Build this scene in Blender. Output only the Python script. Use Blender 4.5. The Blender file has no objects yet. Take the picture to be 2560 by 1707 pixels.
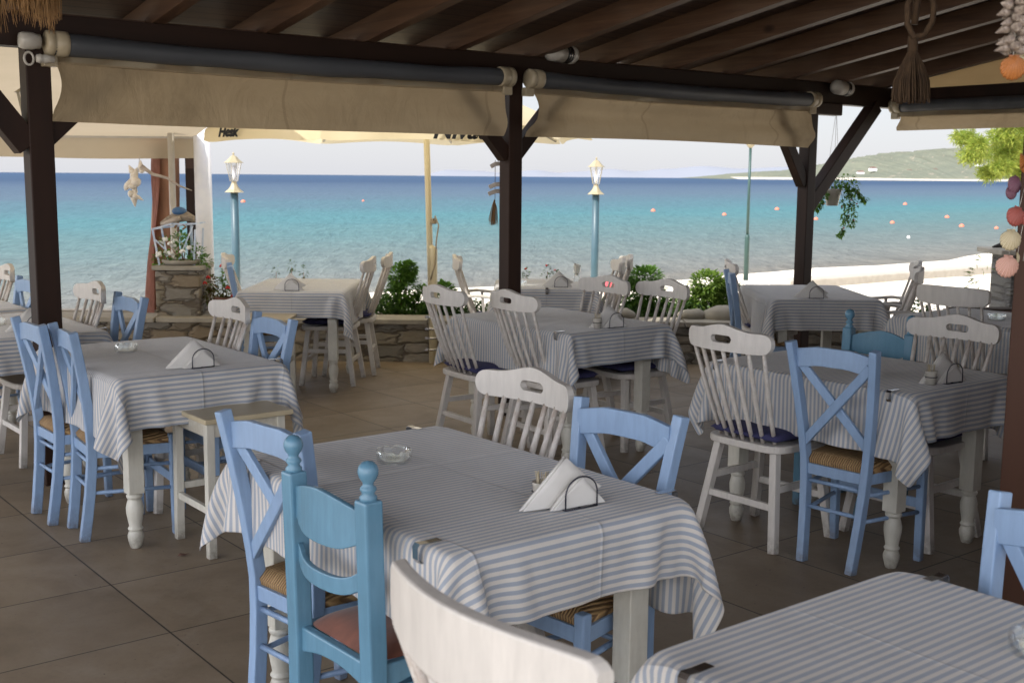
import bpy, bmesh, math, random
import numpy as np
from mathutils import Vector, Matrix
random.seed(7)
sc = bpy.context.scene
col = sc.collection
R = math.radians
PI = math.pi
YAW = 0.66378                      # the terrace grid is turned this much
DA = Vector((math.cos(YAW), math.sin(YAW), 0))     # "a" axis: along the pergola beam
DB = Vector((math.sin(YAW), -math.cos(YAW), 0))    # "b" axis: towards the restaurant
def AB(a, b, z=0.0):
    return DA * a + DB * b + Vector((0, 0, z))
ROT_A = YAW                        # local x along a, local y along -b (seaward)

# ------------------------------------------------------------------ materials
class NT:
    def __init__(s, name):
        s.m = bpy.data.materials.new(name); s.m.use_nodes = True
        s.t = s.m.node_tree; s.n = s.t.nodes; s.l = s.t.links
        s.p = s.n['Principled BSDF']; s.out = s.n['Material Output']
    def new(s, typ, **kw):
        o = s.n.new(typ)
        for k, v in kw.items(): setattr(o, k, v)
        return o
    def link(s, a, b): s.l.new(a, b)
    def coord(s, which='Object', scale=(1, 1, 1), rot=(0, 0, 0)):
        tc = s.new('ShaderNodeTexCoord'); mp = s.new('ShaderNodeMapping')
        mp.inputs['Scale'].default_value = scale; mp.inputs['Rotation'].default_value = rot
        s.link(tc.outputs[which], mp.inputs['Vector']); return mp.outputs['Vector']
    def noise(s, vec, scale=5, detail=4, rough=.55, dist=0):
        o = s.new('ShaderNodeTexNoise'); o.inputs['Scale'].default_value = scale
        o.inputs['Detail'].default_value = detail; o.inputs['Roughness'].default_value = rough
        o.inputs['Distortion'].default_value = dist
        if vec is not None: s.link(vec, o.inputs['Vector'])
        return o.outputs['Fac']
    def ramp(s, fac, stops, interp='LINEAR'):
        o = s.new('ShaderNodeValToRGB'); o.color_ramp.interpolation = interp
        cr = o.color_ramp
        while len(cr.elements) < len(stops): cr.elements.new(0.5)
        for e, (p, c) in zip(cr.elements, stops):
            e.position = p; e.color = (c[0], c[1], c[2], 1) if len(c) == 3 else c
        s.link(fac, o.inputs['Fac']); return o.outputs['Color']
    def mix(s, fac, a, b, blend='MIX'):
        o = s.new('ShaderNodeMix', data_type='RGBA', blend_type=blend)
        for v, i in ((fac, 0), (a, 6), (b, 7)):
            if isinstance(v, (int, float)): o.inputs[i].default_value = v
            elif isinstance(v, (tuple, list)): o.inputs[i].default_value = (v[0], v[1], v[2], 1)
            else: s.link(v, o.inputs[i])
        return o.outputs[2]
    def math(s, op, a, b=None, clamp=False):
        o = s.new('ShaderNodeMath', operation=op, use_clamp=clamp)
        for v, i in ((a, 0), (b, 1)):
            if v is None: continue
            if isinstance(v, (int, float)): o.inputs[i].default_value = v
            else: s.link(v, o.inputs[i])
        return o.outputs[0]
    def bump(s, h, strength=.3, dist=.01):
        o = s.new('ShaderNodeBump'); o.inputs['Strength'].default_value = strength
        o.inputs['Distance'].default_value = dist
        s.link(h, o.inputs['Height']); s.link(o.outputs['Normal'], s.p.inputs['Normal'])
    def base(s, c):
        if isinstance(c, (tuple, list)): s.p.inputs['Base Color'].default_value = (c[0], c[1], c[2], 1)
        else: s.link(c, s.p.inputs['Base Color'])
    def set(s, **kw):
        for k, v in kw.items():
            i = s.p.inputs[k.replace('_', ' ')]
            if isinstance(v, (tuple, list)): i.default_value = (v[0], v[1], v[2], 1)
            else: i.default_value = v

def simple(name, c1, c2=None, rough=.6, scale=8, stretch=(1, 1, 1), bump=.15, bdist=.004, metal=0, spec=.5, detail=5):
    t = NT(name); v = t.coord('Object', stretch); n = t.noise(v, scale, detail)
    c2 = c2 or tuple(x * .8 for x in c1)
    t.base(t.ramp(n, [(.3, c1), (.7, c2)]))
    if bump: t.bump(n, bump, bdist)
    t.set(Roughness=rough, Metallic=metal); t.p.inputs['Specular IOR Level'].default_value = spec
    return t.m

def painted(name, c, worn, amount=.5, rough=.5, grime=.75, stretch=(6, 6, 1)):
    """brushed paint on wood with worn arrises"""
    t = NT(name)
    v = t.coord('Object', stretch); n = t.noise(v, 9, 6, .65)
    v2 = t.coord('Object'); big = t.noise(v2, 4.0, 3)
    oi = t.new('ShaderNodeObjectInfo')
    tone = t.ramp(n, [(.3, tuple(x * .86 for x in c)), (.7, tuple(min(1, x * 1.05) for x in c))])
    tone = t.mix(t.math('MULTIPLY', t.ramp(big, [(.45, (0, 0, 0)), (.75, (1, 1, 1))]), .55), tone, tuple(x * grime for x in c))
    g = t.new('ShaderNodeNewGeometry')
    pt = t.ramp(g.outputs['Pointiness'], [(.55, (0, 0, 0)), (.62, (1, 1, 1))])
    fine = t.noise(v2, 26, 5, .7)
    m = t.math('MULTIPLY', pt, t.ramp(fine, [(.42, (0, 0, 0)), (.56, (1, 1, 1))]))
    spots = t.ramp(t.noise(v2, 13, 6, .75), [(.70, (0, 0, 0)), (.77, (1, 1, 1))])
    m = t.math('MULTIPLY', t.math('MAXIMUM', m, t.math('MULTIPLY', spots, .6)), amount, clamp=True)
    gz = t.new('ShaderNodeSeparateXYZ'); gp = t.new('ShaderNodeNewGeometry'); t.link(gp.outputs['Position'], gz.inputs[0])
    low = t.ramp(gz.outputs['Z'], [(.0, (1, 1, 1)), (.10, (0, 0, 0))])
    dirt = t.math('MULTIPLY', low, t.ramp(fine, [(.35, (.15, .15, .15)), (.6, (.8, .8, .8))]))
    tone = t.mix(dirt, tone, (.10, .08, .06))
    rv = t.math('MULTIPLY', oi.outputs['Random'], .16); tone = t.mix(rv, tone, tuple(x * .62 for x in c))
    t.base(t.mix(m, tone, worn)); t.set(Roughness=rough); t.bump(n, .30, .003)
    return t.m

M = {}
M['white_paint'] = painted('white_distressed_paint', (.62, .585, .535), (.25, .15, .085), .55, .55)
M['cream_paint'] = painted('cream_table_paint', (.62, .60, .52), (.40, .34, .24), .35, .42)
M['blue_paint'] = painted('periwinkle_paint', (.245, .36, .535), (.10, .15, .27), .25, .42)
M['teal_paint'] = painted('teal_gloss_paint', (.120, .262, .37), (.05, .12, .19), .3, .27)
M['stool_top'] = simple('stool_top_wood', (.50, .43, .29), (.44, .37, .24), .35, 6, (1, 8, 1), .05)
M['dark_wood'] = simple('dark_stained_wood', (.032, .015, .009), (.013, .007, .005), .5, 5, (1, 1, .12), .2, spec=.2)
M['near_post'] = simple('lit_post_wood', (.085, .038, .022), (.045, .02, .012), .5, 5, (1, 1, .12), .3, spec=.25)  # lit copy of the dark wood: light on the near post put into the colour
M['beam_wood'] = simple('dark_stained_beam', (.026, .013, .008), (.012, .006, .004), .5, 5, (.12, 1, 1), .2, spec=.2)

def rafter_mat():
    t = NT('stained_rafter_wood'); v = t.coord('Object', (3, .16, 3)); n = t.noise(v, 9, 8, .65, .6)
    v2 = t.coord('Object', (1, .5, 1)); k = t.noise(v2, 3.2, 2)
    c = t.ramp(n, [(.3, (.055, .027, .015)), (.55, (.098, .050, .026)), (.75, (.135, .078, .045))])
    vo = t.new('ShaderNodeTexVoronoi'); vo.inputs['Scale'].default_value = 2.1
    t.link(t.coord('Object', (1.5, .8, 1.5)), vo.inputs['Vector'])
    c = t.mix(t.ramp(vo.outputs['Distance'], [(.05, (1, 1, 1)), (.11, (0, 0, 0))]), c, (.03, .013, .007))
    c = t.mix(t.ramp(k, [(.5, (0, 0, 0)), (.8, (.4, .4, .4))]), c, (.20, .14, .10))
    t.base(c); t.set(Roughness=.55); t.bump(n, .25, .003); return t.m
M['rafter'] = rafter_mat()

def boards_mat():
    t = NT('roof_board_wood')
    v = t.coord('Object')
    sx = t.new('ShaderNodeSeparateXYZ'); t.link(v, sx.inputs[0])
    y = t.math('MULTIPLY', sx.outputs['Y'], 1 / .105)
    fr = t.math('FRACT', y); fl = t.math('FLOOR', y)
    groove = t.math('LESS_THAN', t.math('ABSOLUTE', t.math('SUBTRACT', fr, .5)), .46)
    wn = t.new('ShaderNodeTexWhiteNoise', noise_dimensions='1D'); t.link(fl, wn.inputs['W'])
    n = t.noise(t.coord('Object', (.35, 8, 1)), 6, 6, .6)
    c = t.ramp(n, [(.3, (.040, .021, .013)), (.7, (.095, .055, .036))])
    c = t.mix(t.math('MULTIPLY', wn.outputs['Value'], .55), c, (.045, .025, .018))
    t.base(t.mix(groove, (.006, .004, .003), c)); t.set(Roughness=.6)
    h = t.math('ADD', t.math('MULTIPLY', n, .15), groove); t.bump(h, .5, .006); return t.m
M['boards'] = boards_mat()

def tile_mat():
    t = NT('floor_tile')
    v = t.coord('Object')
    sx = t.new('ShaderNodeSeparateXYZ'); t.link(v, sx.inputs[0])
    def cell(o, off):
        q = t.math('ADD', t.math('MULTIPLY', o, 1 / .6), off)
        return t.math('ABSOLUTE', t.math('SUBTRACT', t.math('FRACT', q), .5)), t.math('FLOOR', q)
    ax, ix = cell(sx.outputs['X'], -2.4613 + 10)
    ay, iy = cell(sx.outputs['Y'], -8.3687 + 20)
    joint = t.math('GREATER_THAN', t.math('MAXIMUM', ax, ay), .4958)
    soft = t.math('GREATER_THAN', t.math('MAXIMUM', ax, ay), .4925)
    cx = t.new('ShaderNodeCombineXYZ'); t.link(ix, cx.inputs[0]); t.link(iy, cx.inputs[1])
    wn = t.new('ShaderNodeTexWhiteNoise', noise_dimensions='2D'); t.link(cx.outputs[0], wn.inputs['Vector'])
    ad = t.new('ShaderNodeVectorMath', operation='MULTIPLY_ADD')
    t.link(wn.outputs['Color'], ad.inputs[0]); ad.inputs[1].default_value = (9, 9, 9); t.link(v, ad.inputs[2])
    n = t.noise(ad.outputs[0], 2.3, 8, .62, .3)
    n2 = t.noise(ad.outputs[0], 55, 3, .6)
    c = t.ramp(n, [(.28, (.175, .134, .090)), (.5, (.240, .186, .128)), (.72, (.29, .236, .172))])
    c = t.mix(t.math('MULTIPLY', wn.outputs['Value'], .28), c, (.15, .12, .09))
    c = t.mix(t.math('MULTIPLY', t.ramp(n2, [(.55, (0, 0, 0)), (.7, (1, 1, 1))]), .18), c, (.10, .085, .07))
    sc2 = t.noise(v, 1.1, 7, .75, 1.0); c = t.mix(t.math('MULTIPLY', t.ramp(sc2, [(.52, (0, 0, 0)), (.66, (1, 1, 1))]), .30), c, (.34, .29, .235))
    sp_ = t.noise(v, 38, 2, .5); c = t.mix(t.ramp(sp_, [(.73, (0, 0, 0)), (.76, (.8, .8, .8))]), c, (.07, .055, .04))
    c = t.mix(t.math('MULTIPLY', soft, .35), c, (.08, .068, .056))
    t.base(t.mix(joint, c, (.030, .025, .021)))
    rg = t.ramp(n, [(.3, (.50, .50, .50)), (.7, (.36, .36, .36))]); t.p.inputs['Specular IOR Level'].default_value = .28; rg = t.ramp(n, [(.3, (.55, .55, .55)), (.7, (.46, .46, .46))]); t.link(rg, t.p.inputs['Roughness'])
    h = t.math('SUBTRACT', t.math('MULTIPLY', n, .08), joint); t.bump(h, .35, .003)
    return t.m
M['tile'] = tile_mat()

def cloth_mat():
    t = NT('striped_cotton')
    uv = t.coord('UV'); sx = t.new('ShaderNodeSeparateXYZ'); t.link(uv, sx.inputs[0])
    wob = t.math('MULTIPLY', t.noise(uv, 3, 2), .0035)
    q = t.math('FRACT', t.math('MULTIPLY', t.math('ADD', sx.outputs['Y'], wob), 1 / .0208))
    d = t.math('ABSOLUTE', t.math('SUBTRACT', q, .5))
    st = t.ramp(d, [(.225, (0, 0, 0)), (.275, (1, 1, 1))])
    weave = t.noise(t.coord('UV', (700, 700, 1)), 1, 2)
    n = t.noise(t.coord('UV', (1, 1, 1)), 7, 5)
    cw = t.ramp(n, [(.3, (.70, .66, .60)), (.7, (.77, .735, .68))])
    cb = t.ramp(n, [(.3, (.36, .405, .475)), (.7, (.405, .45, .52))])
    c = t.mix(st, cw, cb)
    c = t.mix(t.math('MULTIPLY', weave, .16), c, (.3, .28, .27))
    # pressed fold lines and wrinkles
    def crease(o, k, off):
        w = t.math('MULTIPLY', t.noise(uv, 2.0, 2), .012)
        f = t.math('FRACT', t.math('ADD', t.math('MULTIPLY', t.math('ADD', o, w), k), off))
        return t.ramp(t.math('ABSOLUTE', t.math('SUBTRACT', f, .5)), [(0, (1, 1, 1)), (.018, (.15, .15, .15)), (.05, (0, 0, 0))])
    cr = t.math('ADD', crease(sx.outputs['X'], 2.6, .5), crease(sx.outputs['Y'], 1.9, .27))
    wr = t.noise(t.coord('UV', (1, 1.0, 1)), 5.5, 3, .5, 1.2)
    h = t.math('ADD', t.math('MULTIPLY', cr, .6), t.math('ADD', t.math('MULTIPLY', wr, 1.3), t.math('MULTIPLY', weave, .03)))
    t.bump(h, .55, .010)
    t.base(c); t.set(Roughness=.85)
    t.p.inputs['Sheen Weight'].default_value = .36; t.p.inputs['Sheen Roughness'].default_value = .45; t.p.inputs['Sheen Tint'].default_value = (1, .98, .96, 1)
    tr = t.new('ShaderNodeBsdfTranslucent'); t.link(c, tr.inputs['Color'])
    ms = t.new('ShaderNodeMixShader'); ms.inputs[0].default_value = .22
    t.link(t.p.outputs[0], ms.inputs[1]); t.link(tr.outputs[0], ms.inputs[2]); t.link(ms.outputs[0], t.out.inputs['Surface'])
    return t.m
M['cloth'] = cloth_mat()

def fabric(name, c1, c2, trans=.45, scale=3, stretch=(1, 1, 1), rough=.8):
    t = NT(name); v = t.coord('Object', stretch); n = t.noise(v, scale, 4, .6)
    c = t.ramp(n, [(.3, c1), (.72, c2)]); t.base(c); t.set(Roughness=rough)
    t.p.inputs['Specular IOR Level'].default_value = .2
    t.bump(t.noise(v, scale * 2.2, 3), .35, .012)
    tr = t.new('ShaderNodeBsdfTranslucent'); t.link(c, tr.inputs['Color'])
    ms = t.new('ShaderNodeMixShader'); ms.inputs[0].default_value = trans
    t.link(t.p.outputs[0], ms.inputs[1]); t.link(tr.outputs[0], ms.inputs[2]); t.link(ms.outputs[0], t.out.inputs['Surface'])
    return t.m
def canvas_mat():
    t = NT('stained_blind_canvas'); v = t.coord('Object')
    n = t.noise(t.coord('Object', (.6, .6, 2)), 1.6, 5, .6); st_ = t.noise(t.coord('Object', (1, 1, .5)), 3.1, 6, .7, .8)
    c = t.ramp(n, [(.3, (.49, .385, .245)), (.72, (.39, .30, .185))])
    c = t.mix(t.math('MULTIPLY', t.ramp(st_, [(.52, (0, 0, 0)), (.68, (1, 1, 1))]), .45), c, (.27, .21, .13))
    sx = t.new('ShaderNodeSeparateXYZ'); t.link(v, sx.inputs[0])
    sm = t.math('ABSOLUTE', t.math('SUBTRACT', t.math('FRACT', t.math('MULTIPLY', t.math('ADD', sx.outputs['X'], sx.outputs['Y']), .71)), .5))
    seam = t.math('LESS_THAN', sm, .006); c = t.mix(t.math('MULTIPLY', seam, .35), c, (.22, .16, .09))
    t.base(c); t.set(Roughness=.85); t.p.inputs['Specular IOR Level'].default_value = .15
    wr = t.noise(t.coord('Object', (1, 1, .55), (.3, 0, .2)), 4.2, 5, .55, 1.6); t.bump(wr, .7, .03)
    tr = t.new('ShaderNodeBsdfTranslucent'); t.link(c, tr.inputs['Color'])
    ms = t.new('ShaderNodeMixShader'); ms.inputs[0].default_value = .32
    t.link(t.p.outputs[0], ms.inputs[1]); t.link(tr.outputs[0], ms.inputs[2]); t.link(ms.outputs[0], t.out.inputs['Surface']); return t.m
M['blind'] = canvas_mat()
M['gable'] = fabric('beige_blind_canvas', (.46, .33, .17), (.37, .25, .12), .30, 1.6, (.6, .6, 2))
M['awning'] = fabric('white_awning_canvas', (.50, .42, .30), (.44, .37, .26), .36, 1.2)
M['parasol'] = fabric('cream_parasol_canvas', (.80, .70, .48), (.76, .66, .44), .5, 2)
M['navy'] = simple('navy_cushion_cotton', (.040, .040, .115), (.022, .022, .07), .9, 30, bump=.2)
M['red_velvet'] = simple('terracotta_velvet', (.21, .068, .036), (.12, .037, .021), .75, 22, (1, .22, 1), .3)
M['red_velvet'].node_tree.nodes['Principled BSDF'].inputs['Sheen Weight'].default_value = .25
M['napkin'] = simple('paper_napkin', (.68, .66, .62), (.62, .60, .56), .9, 9, bump=.25)
M['black_wire'] = simple('black_wire', (.015, .015, .03), None, .4, bump=0)
M['chrome'] = simple('chrome_clip', (.55, .55, .55), None, .22, bump=0, metal=1)
M['grey_vinyl'] = simple('rolled_clear_vinyl', (.070, .074, .080), (.040, .043, .048), .5, 2.2, (.5, 3, 3), .25, .02)
M['cream_plastic'] = simple('cream_plastic', (.42, .35, .235), (.34, .28, .185), .4, 8, bump=.05)
M['white_plastic'] = simple('white_plastic', (.48, .45, .39), (.40, .37, .32), .35, 8, bump=.03)
M['white_metal'] = simple('white_lamp_metal', (.34, .29, .18), (.27, .23, .14), .4, 8, bump=.05)
M['lamp_blue'] = simple('lamp_post_blue', (.035, .080, .10), (.028, .068, .088), .4, 5, bump=.05)
M['pole_green'] = simple('green_pole_paint', (.022, .062, .052), (.018, .05, .044), .4, 5, bump=.05)
M['pole_cream'] = simple('cream_pole_paint', (.66, .58, .38), (.56, .48, .30), .4, 5, (1, 1, .3), .05)
M['rope'] = simple('brown_rope', (.095, .055, .026), (.045, .025, .012), .9, 60, (1, 1, .4), .6)
M['straw'] = simple('raffia_straw', (.30, .165, .06), (.16, .085, .03), .8, 40, (1, 1, .15), .5)
M['terracotta'] = simple('dark_terracotta', (.15, .065, .045), (.10, .045, .03), .6, 8)
M['driftwood'] = simple('bleached_driftwood', (.50, .44, .38), (.30, .25, .21), .85, 12, (.3, 3, 3), .5)
M['bark'] = simple('tree_bark', (.36, .185, .11), (.16, .08, .045), .9, 7, (2, 2, .35), .8, .02)
M['red_net'] = fabric('red_fishing_net', (.34, .155, .115), (.22, .10, .07), .35, 25, (1, 1, .4))
M['soil'] = simple('dark_soil', (.05, .035, .022), (.03, .02, .014), .95, 20, bump=.8, bdist=.03)
M['sand'] = simple('beach_sand', (.80, .73, .61), (.72, .65, .53), .95, 2.5, bump=.6, bdist=.05, detail=10)
M['concrete'] = simple('pale_concrete', (.42, .38, .32), (.34, .31, .26), .9, 6, bump=.4, bdist=.02)
M['cap_stone'] = simple('cap_stone', (.34, .31, .25), (.24, .22, .18), .8, 7, bump=.5, bdist=.02)
M['red_cloth'] = simple('red_towel', (.50, .04, .035), (.38, .03, .03), .9, 9)
M['pink_cloth'] = simple('pink_hat_fabric', (.80, .10, .12), (.7, .08, .1), .85, 9)
M['skin'] = simple('skin', (.62, .33, .20), (.55, .28, .17), .55, 12, bump=.05)
M['white_fabric'] = simple('white_fabric', (.75, .75, .75), (.65, .66, .7), .9, 9)
M['blue_fabric'] = simple('blue_print_fabric', (.16, .20, .45), (.55, .58, .68), .9, 22)
M['dark_hair'] = simple('dark_hair', (.03, .02, .015), None, .6, 20)
M['buoy'] = simple('orange_buoy', (.80, .22, .12), (.7, .17, .09), .5, 5, bump=0)
M['buoy_white'] = simple('white_buoy', (.85, .83, .8), None, .5, 5, bump=0)
M['black_ink'] = simple('black_print', (.008, .008, .008), None, .7, 5, bump=0)
M['dark_clay'] = simple('dark_pottery', (.05, .045, .04), (.03, .028, .025), .7, 8)
M['wood_box'] = simple('reddish_wood', (.13, .05, .03), (.08, .03, .02), .6, 5, (.2, 2, 2))
M['flower_white'] = simple('white_petals', (.82, .82, .80), (.75, .76, .72), .8, 9, bump=0)
M['flower_red'] = simple('red_petals', (.62, .05, .04), (.5, .03, .03), .8, 9, bump=0)
M['flower_pink'] = simple('pink_petals', (.66, .30, .30), (.6, .2, .2), .8, 9, bump=0)
M['lantern_metal'] = simple('blue_white_metal', (.66, .70, .76), (.25, .38, .58), .5, 14, bump=.1)
M['bird_body'] = simple('grey_bird_wood', (.36, .30, .23), (.16, .13, .10), .8, 18, (1, 3, 3), .4)
M['bird_blue'] = simple('blue_bird_head', (.05, .14, .30), (.03, .09, .2), .5, 18)
M['plastic_dark'] = simple('dark_grille', (.03, .03, .03), None, .5, 8, bump=0)

def leaf_mat(name, c1, c2, trans=.35):
    t = NT(name)
    oi = t.new('ShaderNodeNewGeometry')
    c = t.ramp(oi.outputs['Random Per Island'], [(0, c1), (1, c2)])
    t.base(c); t.set(Roughness=.55)
    tr = t.new('ShaderNodeBsdfTranslucent'); t.link(c, tr.inputs['Color'])
    ms = t.new('ShaderNodeMixShader'); ms.inputs[0].default_value = trans
    t.link(t.p.outputs[0], ms.inputs[1]); t.link(tr.outputs[0], ms.inputs[2]); t.link(ms.outputs[0], t.out.inputs['Surface'])
    return t.m
M['leaf'] = leaf_mat('bright_leaf', (.055, .14, .015), (.15, .30, .045), .45)
M['leaf_dark'] = leaf_mat('dark_leaf', (.03, .075, .015), (.08, .16, .035))
M['leaf_lime'] = leaf_mat('lime_leaf', (.08, .17, .02), (.26, .38, .07), .45)
M['leaf_pine'] = leaf_mat('pine_needles', (.20, .30, .04), (.48, .52, .10), .5)
M['leaf_autumn'] = leaf_mat('dry_leaf', (.12, .05, .02), (.12, .15, .03))

def glass_mat():
    t = NT('clear_glass'); g = t.new('ShaderNodeBsdfGlass'); g.inputs['IOR'].default_value = 1.45
    g.inputs['Roughness'].default_value = .02; g.inputs['Color'].default_value = (.93, .96, .95, 1)
    tr = t.new('ShaderNodeBsdfTransparent'); ms = t.new('ShaderNodeMixShader'); ms.inputs[0].default_value = .30
    t.link(tr.outputs[0], ms.inputs[1]); t.link(g.outputs[0], ms.inputs[2]); t.link(ms.outputs[0], t.out.inputs['Surface']); return t.m
M['glass'] = glass_mat()
def pane_mat():
    t = NT('lantern_glass'); g = t.new('ShaderNodeBsdfTransparent'); s_ = t.new('ShaderNodeBsdfGlossy')
    s_.inputs['Roughness'].default_value = .1; ms = t.new('ShaderNodeMixShader'); ms.inputs[0].default_value = .14
    t.link(g.outputs[0], ms.inputs[1]); t.link(s_.outputs[0], ms.inputs[2]); t.link(ms.outputs[0], t.out.inputs['Surface']); return t.m
M['pane'] = pane_mat()

def rush_mat():
    t = NT('woven_rush'); w = t.new('ShaderNodeTexWave', wave_type='BANDS', bands_direction='X')
    w.inputs['Scale'].default_value = 30; w.inputs['Distortion'].default_value = 1.5; w.inputs['Detail'].default_value = 2
    t.link(t.coord('Object'), w.inputs['Vector']); n = t.noise(t.coord('Object', (9, 1, 1)), 9, 4)
    c = t.ramp(n, [(.3, (.30, .17, .065)), (.7, (.50, .33, .15))])
    c = t.mix(t.ramp(w.outputs['Fac'], [(.1, (.8, .8, .8)), (.5, (0, 0, 0))]), c, (.09, .045, .02))
    t.base(c); t.set(Roughness=.7); t.bump(w.outputs['Fac'], .8, .008); return t.m
M['rush'] = rush_mat()

def stone_mat(name, palette, mortar=(.20, .17, .13), sx_=1.0):
    t = NT(name)
    v = t.coord('Object', (3.6 * sx_, 3.6 * sx_, 9.5)); dn = t.new('ShaderNodeTexNoise'); dn.inputs['Scale'].default_value = 2.2
    t.link(v, dn.inputs['Vector'])
    ad = t.new('ShaderNodeVectorMath', operation='MULTIPLY_ADD'); t.link(dn.outputs['Color'], ad.inputs[0]); ad.inputs[1].default_value = (.45, .45, .45); t.link(v, ad.inputs[2])
    vo = t.new('ShaderNodeTexVoronoi', feature='F1', distance='CHEBYCHEV'); vo.inputs['Randomness'].default_value = .7; vo.inputs['Scale'].default_value = 1
    t.link(ad.outputs[0], vo.inputs['Vector'])
    v2 = t.new('ShaderNodeTexVoronoi', feature='F2', distance='CHEBYCHEV'); v2.inputs['Randomness'].default_value = .7; v2.inputs['Scale'].default_value = 1
    t.link(ad.outputs[0], v2.inputs['Vector'])
    gap = t.math('SUBTRACT', v2.outputs['Distance'], vo.outputs['Distance'])
    e = t.ramp(gap, [(.02, (0, 0, 0)), (.09, (1, 1, 1))])
    sp = t.new('ShaderNodeSeparateColor'); t.link(vo.outputs['Color'], sp.inputs[0])
    n = t.noise(t.coord('Object', (1, 1, 2.5)), 14, 6, .65)
    stc = t.ramp(sp.outputs[0], [(i / (len(palette) - 1), c) for i, c in enumerate(palette)])
    stc = t.mix(t.math('MULTIPLY', n, .7), stc, (.09, .075, .05))
    t.base(t.mix(e, mortar, stc)); t.set(Roughness=.85)
    h = t.math('ADD', t.ramp(gap, [(0, (0, 0, 0)), (.25, (1, 1, 1))]), t.math('MULTIPLY', n, .35)); t.bump(h, .9, .03)
    return t.m
M['stone'] = stone_mat('dry_stone', [(.17, .135, .09), (.30, .26, .19), (.20, .19, .165), (.36, .32, .26), (.22, .165, .10)], (.085, .068, .05))
M['grey_stone'] = stone_mat('grey_slab_stone', [(.10, .105, .10), (.16, .16, .15), (.13, .125, .115), (.2, .2, .19)], (.09, .085, .08), .45)

def sea_mat():
    t = NT('sea_water')
    g = t.new('ShaderNodeNewGeometry'); dt = t.new('ShaderNodeVectorMath', operation='DOT_PRODUCT')
    t.link(g.outputs['Position'], dt.inputs[0]); dt.inputs[1].default_value = (-DB.x, -DB.y, 0)
    big = t.noise(t.coord('Object', (1, 2.2, 1)), .035, 4, .6)
    d0 = t.math('SUBTRACT', dt.outputs['Value'], 19.5)
    d = t.math('MAXIMUM', d0, .05)
    lg = t.math('DIVIDE', t.math('LOGARITHM', d, 10), 3.6)      # 1 m -> 0, 4 km -> 1
    lg = t.math('ADD', lg, t.math('MULTIPLY', t.math('SUBTRACT', big, .5), .07), clamp=True)
    c = t.ramp(lg, [(0, (.155, .152, .135)), (.17, (.145, .160, .152)), (.29, (.115, .158, .158)), (.38, (.085, .165, .175)), (.44, (.066, .170, .192)),
                    (.50, (.070, .143, .178)), (.56, (.076, .120, .166)), (.64, (.062, .099, .152)), (.71, (.036, .068, .125)), (.80, (.036, .071, .130)), (1, (.040, .074, .136))])
    SEA_C = c; t.set(Roughness=.16, IOR=1.33); t.p.inputs['Specular IOR Level'].default_value = .42
    w1 = t.noise(t.coord('Object', (1, .28, 1), (0, 0, -YAW)), .55, 6, .62, .4)
    w2 = t.noise(t.coord('Object', (1, .3, 1), (0, 0, -YAW + .15)), 2.6, 5, .6, .3)
    bn = t.noise(t.coord('Object', (.35, 1.0, 1), (0, 0, -.1)), 1.1, 7, .7, .2)
    h = t.math('ADD', t.math('MULTIPLY', w1, .8), t.math('ADD', t.math('MULTIPLY', w2, .35), t.math('MULTIPLY', bn, .6)))
    rp = t.ramp(t.math('ADD', t.math('MULTIPLY', w2, .55), t.math('MULTIPLY', bn, .45)), [(.36, (.78, .79, .82)), (.64, (1.18, 1.15, 1.11))])  # lights and darks of the ripples painted into the water colour
    t.base(t.mix(1.0, SEA_C, rp, 'MULTIPLY'))
    t.bump(h, 1.0, .45)
    df = t.new('ShaderNodeBsdfDiffuse'); t.link(t.p.inputs['Base Color'].links[0].from_socket, df.inputs['Color'])
    gl = t.new('ShaderNodeBsdfGlossy'); gl.inputs['Roughness'].default_value = .22
    bn_ = t.p.inputs['Normal'].links[0].from_socket; t.link(bn_, df.inputs['Normal']); t.link(bn_, gl.inputs['Normal'])
    ms = t.new('ShaderNodeMixShader'); ms.inputs[0].default_value = .085
    t.link(df.outputs[0], ms.inputs[1]); t.link(gl.outputs[0], ms.inputs[2]); t.link(ms.outputs[0], t.out.inputs['Surface'])
    return t.m
M['sea'] = sea_mat()

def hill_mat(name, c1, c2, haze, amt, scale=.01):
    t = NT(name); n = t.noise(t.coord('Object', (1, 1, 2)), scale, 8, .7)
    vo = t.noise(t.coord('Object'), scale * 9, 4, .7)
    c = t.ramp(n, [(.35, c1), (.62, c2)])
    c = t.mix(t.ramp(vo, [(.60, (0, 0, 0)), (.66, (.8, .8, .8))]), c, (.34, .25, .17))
    t.base(t.mix(amt, c, haze)); t.set(Roughness=1); t.p.inputs['Specular IOR Level'].default_value = 0; return t.m  # distance haze mixed into the base colour
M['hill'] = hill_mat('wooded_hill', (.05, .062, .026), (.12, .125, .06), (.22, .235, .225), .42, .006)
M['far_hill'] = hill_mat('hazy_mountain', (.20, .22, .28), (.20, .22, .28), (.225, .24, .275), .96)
M['far_sand'] = simple('far_beach', (.55, .50, .42), None, .9, .05, bump=0)

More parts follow.
